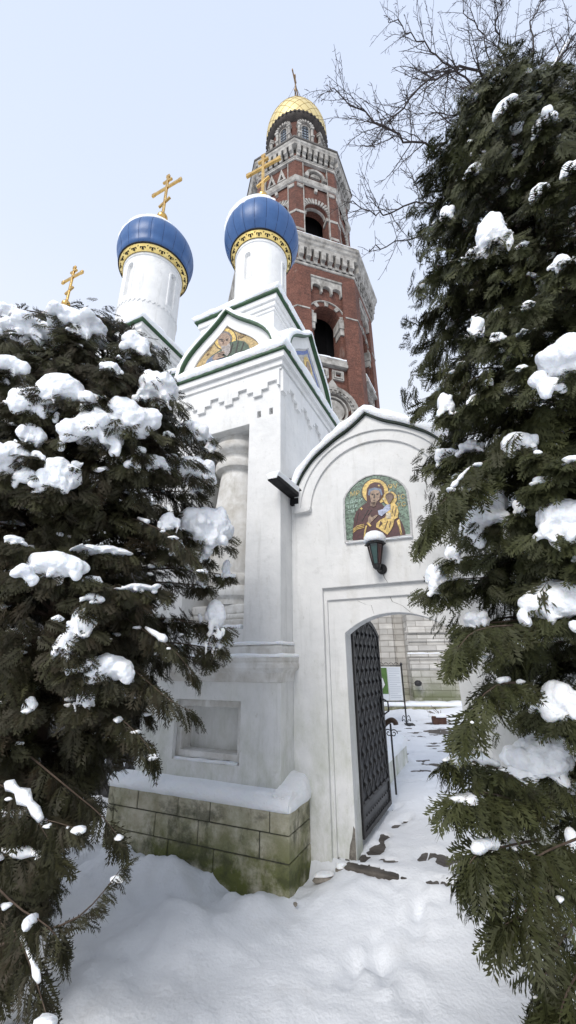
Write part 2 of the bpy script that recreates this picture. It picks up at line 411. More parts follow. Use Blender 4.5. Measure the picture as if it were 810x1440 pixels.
def flat_text(txt, size, ma, parent, M, name='lettering'):
    cu = bpy.data.curves.new(name, 'FONT'); cu.body = txt; cu.size = size; cu.extrude = .001; cu.align_x = 'CENTER'; cu.resolution_u = 3
    t = bpy.data.objects.new('tmp', cu); COL.objects.link(t)
    bpy.context.view_layer.update()
    me = bpy.data.meshes.new_from_object(t.evaluated_get(bpy.context.evaluated_depsgraph_get()))
    bpy.data.objects.remove(t); me.transform(M); me.materials.clear()
    o = finish(me, ma, name, parent); return o
XZ = Matrix.Rotation(R(90), 4, 'X')    # text plane XY -> XZ facing -y

# ================================================================== NEAR GATE TOWER
def niche_column(parent, cu, cv, z0, z1, r=.33):
    T = Matrix.Translation((cu, cv, 0)); H = z1-z0
    mb = MB()
    P = [(.80, 0), (.80, .03), (.92, .045), (.95, .07), (.88, .095), (.80, .10), (.86, .12), (.86, .15), (.80, .165), (.84, .22), (.90, .32), (.91, .40), (.85, .50), (.76, .60), (.70, .70), (.66, .76), (.64, .775),
         (.66, .785), (.84, .80), (.88, .82), (.86, .845), (.70, .855), (.68, .87), (.70, .89), (.92, .905), (1.0, .93), (.98, .955), (.86, .965), (.86, 1)]
    mb.lathe([(r*a, z0+H*b) for a, b in P], 40, T)
    return mb.build('baluster_column', old_plaster, parent, smooth='angle')
def stepped_frieze(mb, x0, x1, zt, y, face='x', dep=.035):
    """plaster band whose lower edge goes up and down in steps"""
    per = .40; zz = [(0, -.30), (.11, -.30), (.11, -.225), (.19, -.225), (.19, -.15), (.31, -.15), (.31, -.225), (per, -.225), (per, -.30)]
    pts = []; x = x0
    while x < x1-.01:
        for a, b in zz[:-1]:
            if x+a < x1: pts.append((x+a, zt+b))
        x += per
    pts.append((x1, pts[-1][1])); poly = [(x1, zt), (x0, zt)]+pts
    if face == 'x': mb.prism(poly[::-1], y-dep, y+.01)
    else:
        M = Matrix.Translation((y, 0, 0)) @ Matrix.Rotation(R(90), 4, 'Z')   # x->y, front -y -> +x
        mb.prism(poly[::-1], -dep, .01, M=M)
SNOWPROF = [(.0, 0), (-.022, .02), (-.03, .075), (-.008, .125), (.04, .155), (.12, .17), (.24, .19), (.36, .22)]
def gate_tower(near, org, label, saint=True):
    W, Dp = 1.56, 1.72
    t = thing('gate_tower', label, 'gate tower', LP(*org), -AZ, 'matching gate towers at both ends of the gatehouse')
    # plinth of limestone blocks (real joints)
    st = MB(); px0, px1, py0, py1 = -W-.15, .145, -.155, Dp+.15
    rows = [(-.12, .205, [-1.5, -.974, -.515, .1]), (.213, .375, [-1.62, -1.13, -.678, -.106]), (.383, .52, [-1.35, -.899, -.571, -.02])]
    for z0, z1, jo in rows:
        e = [px0]+[j for j in jo if px0+.05 < j < px1-.05]+[px1]
        for a, b in zip(e, e[1:]):
            d = random.uniform(0, .006); st.box(a+.004, b-.004 if b < px1 else b, py0+d, py0+.18, z0, z1)
        e = [py0+.181, py0+.18+random.uniform(.2, .5), .75, 1.2, py1]
        for a, b in zip(e, e[1:]):
            d = random.uniform(0, .006)
            st.box(px1-.18, px1-d, a+.004, b-.004, z0, z1); st.box(px0+d, px0+.18, a+.004, b-.004, z0, z1)
    stones = st.build('stone_plinth', limestone, t, bevel=.007)
    mo = MB(); mo.box(px0+.012, px1-.012, py0+.012, py1-.01, -.15, .512); mo.build('mortar', mortar, stones)
    # body with niche and lower panel
    bd = MB()
    nl, nr, nb, nt_ = -1.16, -.40, 1.89, 4.165
    pl_, pr, pb, pt = -1.13, -.40, .755, 1.262
    bd.prism([(-W, .5), (0, .5), (0, 4.96), (-W, 4.96)], 0, .12, [[(nl, nb), (nr, nb), (nr, nt_), (nl, nt_)], [(pl_, pb), (pr, pb), (pr, pt), (pl_, pt)], [(-.142, 4.215), (-.098, 4.215), (-.098, 4.30), (-.142, 4.30)], [(-.298, 4.215), (-.252, 4.215), (-.252, 4.30), (-.298, 4.30)]])
    bd.box(-.3999, -.0008, .121, Dp, .5, 4.96); bd.box(-W, nl-.003, .121, Dp, .5, 4.96)
    bd.box(nl-.003, nr, .121, Dp, .5, nb-.005) if False else None
    bd.box(nl-.003, -.40, .75, Dp, 1.5, 4.96)
    bd.box(nl-.003, -.40, .121, .75, 4.166, 4.96)
    bd.box(nl-.003, -.40, .121, .75, 1.27, 1.889)
    bd.box(nl-.003, -.40, .20, .75, .5, 1.27)
    bd.box(-.31, -.09, .09, .121, 4.2, 4.32)
    body = bd.build('body', plaster, t, bevel=.006)
    fr = MB()
    fr.prism([(pl_, pb), (pr, pb), (pr, pt), (pl_, pt)], .045, .21, [[(pl_+.055, pb+.075), (pr-.05, pb+.075), (pr-.05, pt-.06), (pl_+.055, pt-.06)]])
    fr.build('recessed_panel', old_plaster, t, bevel=.008)
    sn = MB(); band(sn, [(pl_+.02+i*.04, pb+.0) for i in range(18)], .022, .0, .07, 3, .5); sn.build('panel_snow', snowm, t, smooth=True)
    sn = MB(); band(sn, [(nl+.02+i*.05, nb) for i in range(15)], .05, .02, .7, 5, .8); sn.build('niche_snow', snowm, t, smooth=True)
    # belt cornice with its own moulding profile, wraps front and side
    def ring(mb, prof, x0=-W, x1=0, y0=0, y1=Dp):
        rws = []
        for d, z in prof: rws.append([(x0-d, y0-d, z), (x1+d, y0-d, z), (x1+d, y1+d, z), (x0-d, y1+d, z)])
        mb.grid(rws, closed=True)
    be = MB(); ring(be, [(-.01, 1.42), (.012, 1.425), (.018, 1.50), (.05, 1.53), (.062, 1.545), (.062, 1.575), (.052, 1.59), (.06, 1.605), (.062, 1.63), (.02, 1.66), (.018, 1.72), (.0, 1.75), (-.02, 1.755)])
    be.build('belt_cornice', old_plaster, t, bevel=.006)
    for z, d in ((1.632, .058), (1.742, .014)):
        sn = MB(); snow_ring(sn, -W-d, d, -d, Dp+d, z, [(0, 0), (-.006, .008), (0, .024), (.02, .034), (.05 if d > .03 else .02, .03)], 4+z, .012); sn.build('belt_snow', snowm, t, smooth=True)
    # niche inside: column on its base mouldings
    ba = MB(); ba.box(nl, nr, .10, .74, 1.89, 2.0); ba.box(nl, nr, .14, .74, 2.0, 2.06); ba.box(nl, nr, .16, .74, 2.06, 2.16)
    ba.build('niche_base', old_plaster, t, bevel=.02)
    niche_column(t, -.765, .40, 2.16, 4.166, .335)
    # top cornice steps
    co = MB()
    for z0, z1, d in ((4.79, 4.825, .02), (4.826, 4.90, .045), (4.901, 4.985, .085)): co.box(-W-d, d, -d, Dp+d, z0, z1)
    stepped_frieze(co, -W+.02, -.0, 4.789, 0, 'x'); stepped_frieze(co, .0, Dp, 4.789, 0, 'y')
    co.build('cornice', plaster, t, bevel=.006)
    ea = MB(); e = .115
    ea.box(-W-e, e, -e, Dp+e, 4.987, 5.015); ea.build('eave', greenm, t, bevel=.003)
    sn = MB(); snow_ring(sn, -W-e, e, -e, Dp+e, 5.014, [(a, b) for a, b in SNOWPROF], 11, .03); sn.build('eave_snow', snowm, t, smooth=True)
    # roof slope under the kokoshniks
    rf = MB(); cu, cv = -.80, .88
    rf.prism([(-W-.05, 5.01), (.05, 5.01), (-.2, 5.45), (-W+.2, 5.45)], .2, Dp-.1)
    rf.build('roof', greenm, t)
    # kokoshniks on four sides
    kc = -.768; khw = .70
    sides = [(Matrix.Translation((kc, -.035, 0)), khw, 5.03, 5.955), (Matrix.Translation((.035, .84, 0)) @ Matrix.Rotation(R(90), 4, 'Z'), .76, 5.03, 5.99),
             (Matrix.Translation((-W-.035, .84, 0)) @ Matrix.Rotation(R(-90), 4, 'Z'), .76, 5.03, 5.99), (Matrix.Translation((kc, Dp+.035, 0)) @ Matrix.Rotation(R(180), 4, 'Z'), khw, 5.03, 5.955)]
    for si, (M, hw, z0, z1) in enumerate(sides):
        q = MB(); oc = ogee(0, hw, z0, z1, 2, KO); inn = ogee(0, hw-.17, z0+.02, z1-.20, 2, KO)
        q.prism([(hw, z0)]+[(a, b) for a, b in oc[::-1]][1:-1]+[(-hw, z0)], 0, .5, [[(hw-.17, z0+.02)]+inn[::-1][1:-1]+[(-hw+.17, z0+.02)]] if si < 3 else [], M)
        if si < 3: q.prism([(hw-.15, z0+.01)]+inn[::-1][1:-1]+[(-hw+.15, z0+.01)], .03, .45, M=M)
        k = q.build('kokoshnik', plaster, t, bevel=.004)
        q = MB(); band(q, oc, .022, -.055, .5, rounded=False, M=M); q.build('rim', greenm, k)
        q = MB(); band(q, [(a, b+.018) for a, b in resample2(oc, .035)], lambda s: .095+.02*math.sin(s*9+si), -.05, .75, si*3.1, .25, M=M); q.build('snow_cap', snowm, k, smooth=True)
        if near and si == 0:
            saint_mosaic(k, M, hw, z0, z1)
        elif si < 2: side_mosaic(k, M, hw, z0, z1, inn)
    # second tier
    h2 = .56; z2 = 6.34; hx = .62
    s2 = MB(); s2.box(cu-hx, cu+hx-.08, cv-h2, cv+h2, 5.0, z2-.14)
    for a, b, d in ((z2-.22, z2-.17, .02), (z2-.169, z2-.09, .045), (z2-.089, z2, .075)): s2.box(cu-hx-d, cu+hx-.08+d, cv-h2-d, cv+h2+d, a, b)
    s2.build('upper_tier', plaster, t, bevel=.006)
    e2 = MB(); x0, x1, y0, y1 = cu-hx-.115, cu+hx+.035, cv-h2-.115, cv+h2+.115
    e2.box(x0, x1, y0, y1, z2+.002, z2+.03)
    e2.prism([(x0+.05, z2+.028), (x1-.05, z2+.028), (cu+.3, z2+.2), (cu-.3, z2+.2)], y0+.1, y1-.1)
    e2.build('upper_eave', greenm, t, bevel=.003)
    sn = MB(); snow_ring(sn, x0, x1, y0, y1, z2+.029, [(a, b*.8) for a, b in SNOWPROF[:-1]], 23, .03)
    sn.build('upper_eave_snow', snowm, t, smooth=True)
    dr = drum(t, (cu, cv), .425, z2, 8.02, 4, (.47, .82), 0)
    onion(t, (cu, cv), .425, .645, 8.05, 1.42, .10, 1.12, .66, 3.3, R(205))
    # snow lying on the plinth
    ps = MB(); nx = 110; rws = []
    def hgt(x, side): return .10+.045*nz(x*2.2, side, 2)+.03*nz(x*6, side, 5)+.012*nz(x*17, side, 6)
    for i in range(nx+1):
        x = px0+(px1-px0)*i/nx; h = hgt(x, 0); top = .615+.02*nz(x*2, 3, 3); e_ = .012*nz(x*9, 1, 1)
        rws.append([(x, py0+.03, .518), (x, py0-.012+e_, .523), (x, py0-.02+e_, .523+.35*h), (x, py0+.005+e_, .523+.8*h), (x, py0+.05, .523+h), (x, py0+.1, top), (x, .005, top+.015)])
    ps.grid(rws); ps.add([r_ for r_ in rws[0]], [tuple(range(7))]); ps.add([r_ for r_ in rws[-1]], [tuple(range(7))[::-1]])
    rws = []; ny = 50
    for i in range(ny+1):
        y = py0+.01+(.45-py0)*i/ny; h = hgt(y+5, 0); top = .62+.02*nz(y*2, 7, 3)+.07*max(0, min(1, (y+.1)/.3)); e_ = .012*nz(y*9, 5, 1); hh = h+.04*max(0, min(1, (y+.1)/.3))
        rws.append([(px1-.03, y, .518), (px1+.012+e_, y, .523), (px1+.02+e_, y, .523+.35*h), (px1-.005+e_, y, .523+.8*hh), (px1-.05, y, .523+hh), (px1-.1, y, top), (-.005, y, top+.015)])
    ps.grid(rws); ps.add([r_ for r_ in rws[0]], [tuple(range(7))])
    ps.build('plinth_snow', snowm, t, smooth=True, recalc=True)
    return t
def resample2(path, step):
    P = [Vector((a, b, 0)) for a, b in path]; return [(p.x, p.y) for p in resample(P, step)]
# ---- mosaics. coordinates: pixels of an enlarged detail, mapped to the wall plane
gold_t = Mosaic.m('gold_tesserae', (.50, .36, .12), 60); ochre_t = Mosaic.m('ochre_tesserae', (.30, .22, .10), 55)
def poly_part(parent, name, pts, ma, y, M=None, tri=False):
    mb = MB(); area = sum(pts[i][0]*pts[(i+1) % len(pts)][1]-pts[(i+1) % len(pts)][0]*pts[i][1] for i in range(len(pts)))
    mb.prism(pts if area > 0 else pts[::-1], y, y+.004, M=M); return mb.build(name, ma, parent)
def ell(cx, cy, rx, ry, n=20, a=0): return [(cx+rx*math.cos(2*PI*i/n)*math.cos(a)-ry*math.sin(2*PI*i/n)*math.sin(a), cy+rx*math.cos(2*PI*i/n)*math.sin(a)+ry*math.sin(2*PI*i/n)*math.cos(a)) for i in range(n)]
def saint_mosaic(k, M, hw, z0, z1):
    inn = ogee(0, hw-.175, z0+.022, z1-.205, 2, KO)
    bg = poly_part(k, 'mosaic', [(hw-.175, z0+.022)]+inn[::-1][1:-1]+[(-hw+.175, z0+.022)], Mosaic.m('mosaic_gold_ground', (.40, .29, .13), 55), .022, M)
    inv = M.inverted()
    def q(pts):    # detail pixels (zoom of photo) -> face coordinates
        out = []
        for x, y in pts:
            u, v, z = fv(240+x/5.0625, 410+y/5.0625, -.015); w = inv @ Vector((u, v, z)); out.append((w.x, w.z))
        return out
    dk = Mosaic.m('mosaic_dark_outline', (.035, .028, .025), 60)
    def pp(nm, pts, ma, lay): poly_part(bg, nm, q(pts), ma, .022-.003*lay, M)
    pp('halo_outline', ell(388, 338, 84, 82), dk, 1); pp('halo', ell(388, 338, 78, 76), Mosaic.m('mosaic_halo', (.62, .44, .14), 55), 2)
    pp('robe', [(240, 540), (262, 490), (300, 455), (345, 425), (390, 400), (432, 362), (480, 348), (530, 358), (556, 385), (566, 420), (420, 470), (330, 500), (265, 528)], Mosaic.m('mosaic_green_robe', (.055, .085, .055), 50), 3)
    pp('blue_sleeve', [(245, 530), (262, 492), (300, 462), (340, 440), (372, 452), (385, 480), (330, 500)], Mosaic.m('mosaic_blue_grey', (.14, .18, .26), 50), 4)
    for pts in ([(440, 370), (448, 372), (432, 440), (424, 440)], [(480, 352), (487, 355), (470, 440), (462, 440)], [(520, 360), (527, 365), (505, 430), (498, 430)]): pp('robe_fold', pts, dk, 4)
    pp('hair', ell(388, 335, 52, 50), Mosaic.m('mosaic_grey_hair', (.16, .14, .13), 50), 4)
    pp('face', [(338, 352), (345, 325), (365, 305), (400, 300), (425, 320), (428, 350), (418, 385), (392, 408), (362, 400), (345, 378)], Mosaic.m('mosaic_skin', (.30, .21, .15), 50), 5)
    pp('beard', [(362, 398), (375, 392), (400, 392), (424, 372), (432, 400), (424, 440), (405, 465), (385, 450), (370, 425)], Mosaic.m('mosaic_beard', (.30, .27, .25), 50), 6)
    pp('eyebrow', [(348, 345), (372, 342), (385, 350), (372, 348), (350, 351)], dk, 6); pp('eye', ell(371, 357, 8, 4), dk, 6); pp('eyebrow', [(396, 345), (415, 338), (417, 343), (398, 350)], dk, 6); pp('eye', ell(405, 352, 7, 4), dk, 6)
    pp('nose', [(382, 352), (388, 352), (380, 380), (371, 378)], Mosaic.m('mosaic_skin_dark', (.17, .11, .08), 50), 6)
    pp('hand', [(300, 482), (320, 455), (350, 438), (382, 428), (392, 440), (372, 458), (388, 470), (350, 482), (320, 498)], Mosaic.m('mosaic_skin', (.30, .21, .15), 50), 7)
    for a in (0, 10, 20): pp('finger_line', [(345, 448+a), (388, 436+a*1.2), (388, 439+a*1.2), (345, 451+a)], dk, 8)
    for txt, x, y, s_, rot in (('IѠА', 517, 325, .085, -4), ('СТ', 508, 296, .05, -4), ('СТ', 275, 420, .06, 6), ('Ы', 265, 455, .05, 6)):
        p = q([(x, y)])[0]
        flat_text(txt, s_, Mosaic.m('mosaic_letter_brown', (.08, .035, .02), 60), bg, M @ Matrix.Translation((p[0], .016, p[1])) @ Matrix.Rotation(R(rot), 4, 'Y') @ XZ)
def side_mosaic(k, M, hw, z0, z1, inn):
    bg = poly_part(k, 'mosaic', [(hw-.19, z0+.03)]+[(a*.97, z0+(b-z0)*.97) for a, b in inn[::-1][1:-1]]+[(-hw+.19, z0+.03)], Mosaic.m('mosaic_pale_ground', (.42, .40, .36), 55), .022, M)
    def pp(nm, pts, ma, lay): poly_part(bg, nm, [(a, z0+b) for a, b in pts], ma, .022-.003*lay, M)
    pp('border', [(hw-.19, .03), (hw-.24, .03)]+[(a*.86, (b-z0)*.88) for a, b in inn[::-1][1:-1]]+[(-hw+.24, .03), (-hw+.19, .03)]+[(a*.96, (b-z0)*.96) for a, b in inn[1:-1]], Mosaic.m('mosaic_blue_border', (.10, .15, .36), 50), 1)
    pp('halo', ell(0, .42, .15, .15), Mosaic.m('mosaic_halo', (.62, .44, .14), 55), 2); pp('robe', [(-.3, .04), (-.2, .25), (0, .34), (.2, .25), (.3, .04)], Mosaic.m('mosaic_brown_robe', (.20, .10, .06), 50), 3)
    pp('face', ell(0, .41, .075, .10), Mosaic.m('mosaic_skin', (.30, .21, .15), 50), 4)

NEAR = gate_tower(True, (0, 0), 'white gate tower with blue dome, saint mosaic and mossy stone plinth, beside the open door')
FARW = gate_tower(False, (-5.38, .06), 'far gate tower of which mainly the golden cross shows above the snowy left evergreens')

# ================================================================== CENTRAL GATEHOUSE
def gatehouse():
    cx, cy = -3.31, .874
    t = thing('gatehouse', 'tall white middle of the gate with the larger blue dome, behind the left evergreens', 'gatehouse', LP(0, 0), -AZ)
    W = MB(); xl, xr = -5.36, -1.57
    arch = [(-4.95, 0)]+arc(-3.31, 2.75, 1.64, 180, 0, 24)[0:]+[(-1.67, 0)]
    outer = [(xl, 0)]+[(-4.95, 0)]+[(a, b) for a, b in arc(-3.31, 2.75, 1.64, 180, 0, 24)]+[(-1.67, 0), (xr, 0), (xr, 5.05), (xl, 5.05)]
    W.prism(outer, .28, 1.5)
    for z0, z1, d in ((4.8, 4.86, .03), (4.861, 4.96, .07), (4.961, 5.06, .11)): W.box(xl, xr, .28-d, 1.5+d, z0, z1)
    W.build('wall', plaster, t, bevel=.008)
    # iron gutter trough between the roofs
    g = MB(); g.box(-1.95, -1.54, .02, .27, 4.84, 4.99); g.prism([(-2.05, 5.0), (-1.52, 5.0), (-1.56, 4.8), (-1.74, 4.66)], -.03, .015); g.build('gutter', darkmetal, t, bevel=.004)
    hx = .60
    b = MB(); b.box(cx-hx-.25, cx+hx+.25, cy-.85, cy+.85, 5.05, 5.9); b.box(cx-hx, cx+hx, cy-hx, cy+hx, 5.8, 6.62)
    z2 = 6.84
    for a, c, d in ((z2-.24, z2-.18, .03), (z2-.179, z2-.09, .065), (z2-.089, z2, .10)): b.box(cx-hx-d, cx+hx+d, cy-hx-d, cy+hx+d, a, c)
    b.build('upper_tier', plaster, t, bevel=.006)
    e = MB(); d = .15; e.box(cx-hx-d, cx+hx+d, cy-hx-d, cy+hx+d, z2+.002, z2+.032); e.build('upper_eave', greenm, t, bevel=.003)
    sn = MB(); snow_ring(sn, cx-hx-d, cx+hx+d, cy-hx-d, cy+hx+d, z2+.03, [(a, b_*.8) for a, b_ in SNOWPROF[:-1]], 31, .03); sn.build('upper_eave_snow', snowm, t, smooth=True); sn = MB()
    snow_ring(sn, xl, xr, .28-.12, 1.62, 5.055, [(0, 0), (-.02, .03), (0, .09), (.06, .14), (.2, .18), (.5, .26), (.72, .30)], 37, .03)
    sn.build('roof_snow', snowm, t, smooth=True)
    for si, M in enumerate([Matrix.Translation((cx, cy-.90, 0)), Matrix.Translation((cx+.90, cy, 0)) @ Matrix.Rotation(R(90), 4, 'Z'), Matrix.Translation((cx-.90, cy, 0)) @ Matrix.Rotation(R(-90), 4, 'Z')]):
        q = MB(); oc = ogee(0, .82, 5.2, 6.22, 2, KO); inn = ogee(0, .66, 5.24, 6.04, 2, KO)
        q.prism([(.82, 5.2)]+oc[::-1][1:-1]+[(-.82, 5.2)], 0, .35, [[(.66, 5.24)]+inn[::-1][1:-1]+[(-.66, 5.24)]], M)
        q.prism([(.68, 5.21)]+inn[::-1][1:-1]+[(-.68, 5.21)], .03, .33, M=M)
        k = q.build('kokoshnik', plaster, t, bevel=.004)
        q = MB(); band(q, oc, .022, -.055, .35, rounded=False, M=M); q.build('rim', greenm, k)
        q = MB(); band(q, [(a, b_+.018) for a, b_ in resample2(oc, .04)], .09, -.05, .6, si*3.1+9, .25, M=M); q.build('snow_cap', snowm, k, smooth=True)
        if si == 0: poly_part(k, 'mosaic', [(.655, 5.245)]+inn[::-1][1:-1]+[(-.655, 5.245)], Mosaic.m('mosaic_gold_ground', (.40, .29, .13), 55), .022, M)
    drum(t, (cx, cy), .55, z2, 8.98, 4, (.47, .88), 0, zig=7.75)
    onion(t, (cx, cy), .55, .76, 9.02, 1.5, .115, 1.3, .76, 8.1, R(205), .11)
    return t
gatehouse()
def iron_gates():
    t = thing('iron_gate', 'dark iron double gate with diamond lattice closing the passage behind the left evergreens', 'gate', LP(-3.31, .62), -AZ)
    for sx in (-1, 1):
        mb = MB(); x0, x1 = (0.02*sx, 1.63*sx); a, b = min(x0, x1), max(x0, x1)
        top = lambda x: 2.25+.62*math.sqrt(max(0, 1-(abs(x)/1.64)**2))
        xs = [a+(b-a)*i/14 for i in range(15)]
        # solid lower sheet with diamond holes, frame
        holes = []; s_ = .085
        for r_ in range(12):
            for c_ in range(10):
                hx = a+.12+c_*.155+(.0775 if r_ % 2 else 0); hz = .35+r_*.155
                if hx < b-.1 and hz < top(hx)-.15: holes.append([(hx-.022, hz), (hx, hz-.042), (hx+.022, hz), (hx, hz+.042)])
        poly = [(a, .08), (b, .08)]+[(x, top(x)) for x in xs[::-1]]
        mb.prism(poly, 0, .006, holes)
        band(mb, [(x, top(x)-.03) for x in xs], .05, -.03, .03, rounded=False)
        for x in (a+.02, b-.02): mb.box(x-.02, x+.02, -.03, .03, .08, top(x)-.02)
        mb.box(a, b, -.025, -.001, .10, .16); mb.box(a, b, -.025, -.001, 1.25, 1.31)
        leaf = mb.build('gate_leaf', iron, t)
        la = MB()
        for k in range(-14, 24):
            for dr in (-1, 1):
                # diagonal flat bars clipped to the leaf
                pts = []
                for i in range(60):
                    x = a+(b-a)*i/59; z = .35+k*.155+dr*(x-a)*1.0
                    if .16 < z < top(x)-.05: pts.append((x, -.012 if dr > 0 else -.018, z))
                if len(pts) > 2: la.tube([pts[0], pts[-1]], .007, 4)
        la.build('lattice', iron, leaf)
iron_gates()

# ================================================================== SIDE GATE WALL with arched doorway
def arched(x0, x1, zs, zc, n=16):       # segmental arch outline left->right
    w = (x1-x0)/2; h = zc-zs; r_ = (w*w+h*h)/(2*h); cx = (x0+x1)/2; cz = zc-r_; a = math.asin(w/r_)
    return [(cx+r_*math.sin(-a+2*a*i/n), cz+r_*math.cos(-a+2*a*i/n)) for i in range(n+1)]
GC = .895
OGS = [(0, 1), (.148, .876), (.26, .80), (.383, .738), (.568, .614), (.716, .50), (.84, .346), (.92, .209), (1, 0)]
def gate_wall():
    t = thing('portal_wall', 'white plastered wall with an ogee gable, arched doorway and mother and child mosaic', 'wall', LP(GC, .25), -AZ)
    oc = [(a-GC, b) for a, b in ogee(GC, .84, 3.25, 4.04, 2, OGS)]
    xL, xR = .0-GC, 1.79-GC
    ox0, ox1 = .505-GC, 1.435-GC
    def outline(notch):
        return [(xL, -.1)]+notch+[(xR, -.1), (xR, 3.2)]+[(a*(xR/.84) if a > 0 else a*(-xL/.84) if False else a, b) for a, b in oc[::-1]]+[(xL, 3.2)]
    w = MB()
    # layer 1: main face with rectangular notch
    w.prism(outline([(.32-GC, -.1), (.32-GC, 2.262), (1.60-GC, 2.262), (1.60-GC, -.1)]), .02, .06)
    w.prism(outline([(.352-GC, -.1), (.352-GC, 2.15), (1.565-GC, 2.15), (1.565-GC, -.1)]), .0601, .085)
    w.prism(outline([(ox0, -.1)]+arched(ox0, ox1, 1.84, 2.005)+[(ox1, -.1)]), .0851, .27)
    w.prism(outline([(ox0-.05, -.1)]+arched(ox0-.05, ox1+.08, 1.90, 2.09)+[(ox1+.08, -.1)]), .2701, .62)
    wall = w.build('wall', plaster, t, bevel=.007)
    # archivolts: raised gable face and ring, both resting on small imposts
    a_ = MB(); zc = 3.07
    o2 = [(a, b) for a, b in oc[::-1] if b > 3.12]
    big = arc(0, zc, .775, 180, 0, 36); inn = arc(0, zc, .665, 180, 0, 36)
    big = [(a, max(b, 3.115)) for a, b in big]; inn = [(a, max(b, 3.115)) for a, b in inn]
    a_.prism([(-.835, 3.115)]+big[0:]+[(.835, 3.115)]+o2, -.028, .0199)
    a_.prism(big[::-1]+inn, -.006, .0198)
    for s_ in (-1, 1):
        a_.prism([(s_*.84, 3.114), (s_*.655, 3.114), (s_*.665, 3.075), (s_*.70, 3.065), (s_*.84, 3.065)][::(-1 if s_ < 0 else -1)] if s_ > 0 else [(-.84, 3.114), (-.84, 3.065), (-.70, 3.065), (-.665, 3.075), (-.655, 3.114)], -.034, .0197)
    a_.build('archivolt', plaster, t, bevel=.005, recalc=True)
    rim = MB(); band(rim, oc, .020, -.065, .66, rounded=False); rim.build('gable_rim', mat('dark_green_flashing', (.006, .014, .009), (.012, .03, .016), 8, .5), t)
    sn = MB(); band(sn, [(a, b+.018) for a, b in resample2(oc, .03)], lambda s: .075+.035*math.sin(s*PI)+.012*math.sin(s*23), -.085, .70, 6.6, .22)
    sn.build('gable_snow', snowm, t, smooth=True)
    # black gutter spout at the left springing, running out towards the viewer
    gm = MB(); sx = .055-GC; y0, y1 = -.53, .02; zz = 3.29
    gm.box(sx-.045, sx+.045, y0, y1, zz-.04, zz-.03); gm.box(sx-.055, sx-.0455, y0, y1, zz-.04, zz+.015); gm.box(sx+.0455, sx+.055, y0, y1, zz-.04, zz+.015)
    gm.prism([(sx-.055, zz+.02), (sx+.09, zz+.02), (sx+.0, zz+.17), (sx-.055, zz+.20)], -.03, -.015); gm.box(sx-.05, sx+.05, -.03, .018, zz-.12, zz-.051)
    gm.build('gutter_spout', darkmetal, t, bevel=.002)
    s3 = MB(); rws = []
    for i in range(20):
        y = y0-.01+(y1-y0)*i/19; h = .055+.014*nz(y*16, 1, 1)+.02*i/19; h *= min(1, (i+.8)/3)
        rws.append([(sx-.044, y, zz-.03), (sx-.072, y, zz+.02+h*.5), (sx-.04, y, zz+.02+h), (sx+.04, y, zz+.02+h), (sx+.07, y, zz+.02+h*.5), (sx+.044, y, zz-.03)])
    s3.grid(rws); s3.add(rws[0], [(0, 1, 2, 3, 4, 5)]); s3.build('gutter_snow', snowm, t, smooth=True, recalc=True)
    # hairline cracks in the plaster
    cr = MB()
    def crack(pts, w_):
        P = resample(pts, .03); vs = []; fs = []
        for i, p in enumerate(P):
            ww = w_*(1-.5*i/len(P))*(1+.5*nz(p.x*40, p.z*40)); j = .008*nz(p.x*33, p.z*33, 3)
            vs += [(p.x-ww+j, p.y, p.z), (p.x+ww+j, p.y, p.z)]
        for i in range(len(P)-1): fs.append((2*i, 2*i+1, 2*i+3, 2*i+2))
        cr.add(vs, fs)
    crack([(.02, .0175, 2.36), (.04, .0175, 2.31), (.06, .0175, 2.265)], .003)
    crack([(.06, .082, 2.145), (.08, .082, 2.10), (.16, .082, 2.06), (.22, .082, 2.0), (.25, .082, 1.99)], .0028)
    crack([(-.25, .082, 2.13), (-.17, .082, 2.09), (-.12, .082, 2.08), (-.10, .082, 2.0)], .0018)
    crack([(-.55, .0175, 3.04), (-.42, .0175, 3.045), (-.30, .0175, 3.05)], .0015)
    cr.build('crack', mat('crack_grey', (.12, .11, .10)), t)  # dark grey ribbons along the crack lines
    # broken plaster at the foot of the jamb
    br = MB(); br.prism([(.44-GC, .10), (.50-GC, .10), (.503-GC, .33), (.49-GC, .35), (.475-GC, .27), (.455-GC, .22), (.445-GC, .16)], .0835, .0849); br.build('broken_plaster', mat('exposed_masonry', (.11, .10, .09), (.25, .23, .2), 25, .9), t)
    # continuing wall to the right, behind the right evergreen
    lw = MB(); lw.box(xR+.001, 3.6, .08, .5, -.1, 2.75); lw.box(xR+.001, 3.6, .05, .53, 2.751, 2.83); lw.build('side_wall', plaster, t, bevel=.006)
    ls = MB(); band(ls, [(xR+.02+i*.06, 2.83) for i in range(44)], .10, .02, .56, 8, .4); ls.build('wall_snow', snowm, t, smooth=True)
    # ---------------- door leaf, opened inwards
    dh = Vector((.492-GC, .285, 0)); L_ = 1.0
    d = MB(); M = Matrix.Translation(dh) @ Matrix.Rotation(R(89), 4, 'Z')      # local x runs into the yard
    def dtop(s):            # s 0..L arched top
        w_ = L_/2; h = .165; r_ = (w_*w_+h*h)/(2*h); return 1.875+math.sqrt(max(0, r_*r_-(s-w_)**2))-(r_-h)
    ss = [L_*i/18 for i in range(19)]
    d.prism([(0, .20), (L_, .20)]+[(s, dtop(s)) for s in ss[::-1]], -.012, .012, M=M)
    door = d.build('door', doorsheet, t)
    fr = MB()
    for yy in ((-.028, -.0121), (.0121, .028)):
        band(fr, [(s, dtop(s)-.045) for s in ss], .045, yy[0], yy[1], rounded=False, M=M)
        fr.box(0, .04, yy[0], yy[1], .2, 1.87, M); fr.box(L_-.04, L_, yy[0], yy[1], .2, 1.87, M); fr.box(.04, L_-.04, yy[0], yy[1], .2, .24, M)
        fr.box(.04, L_-.04, yy[0], yy[1], .42, .45, M)
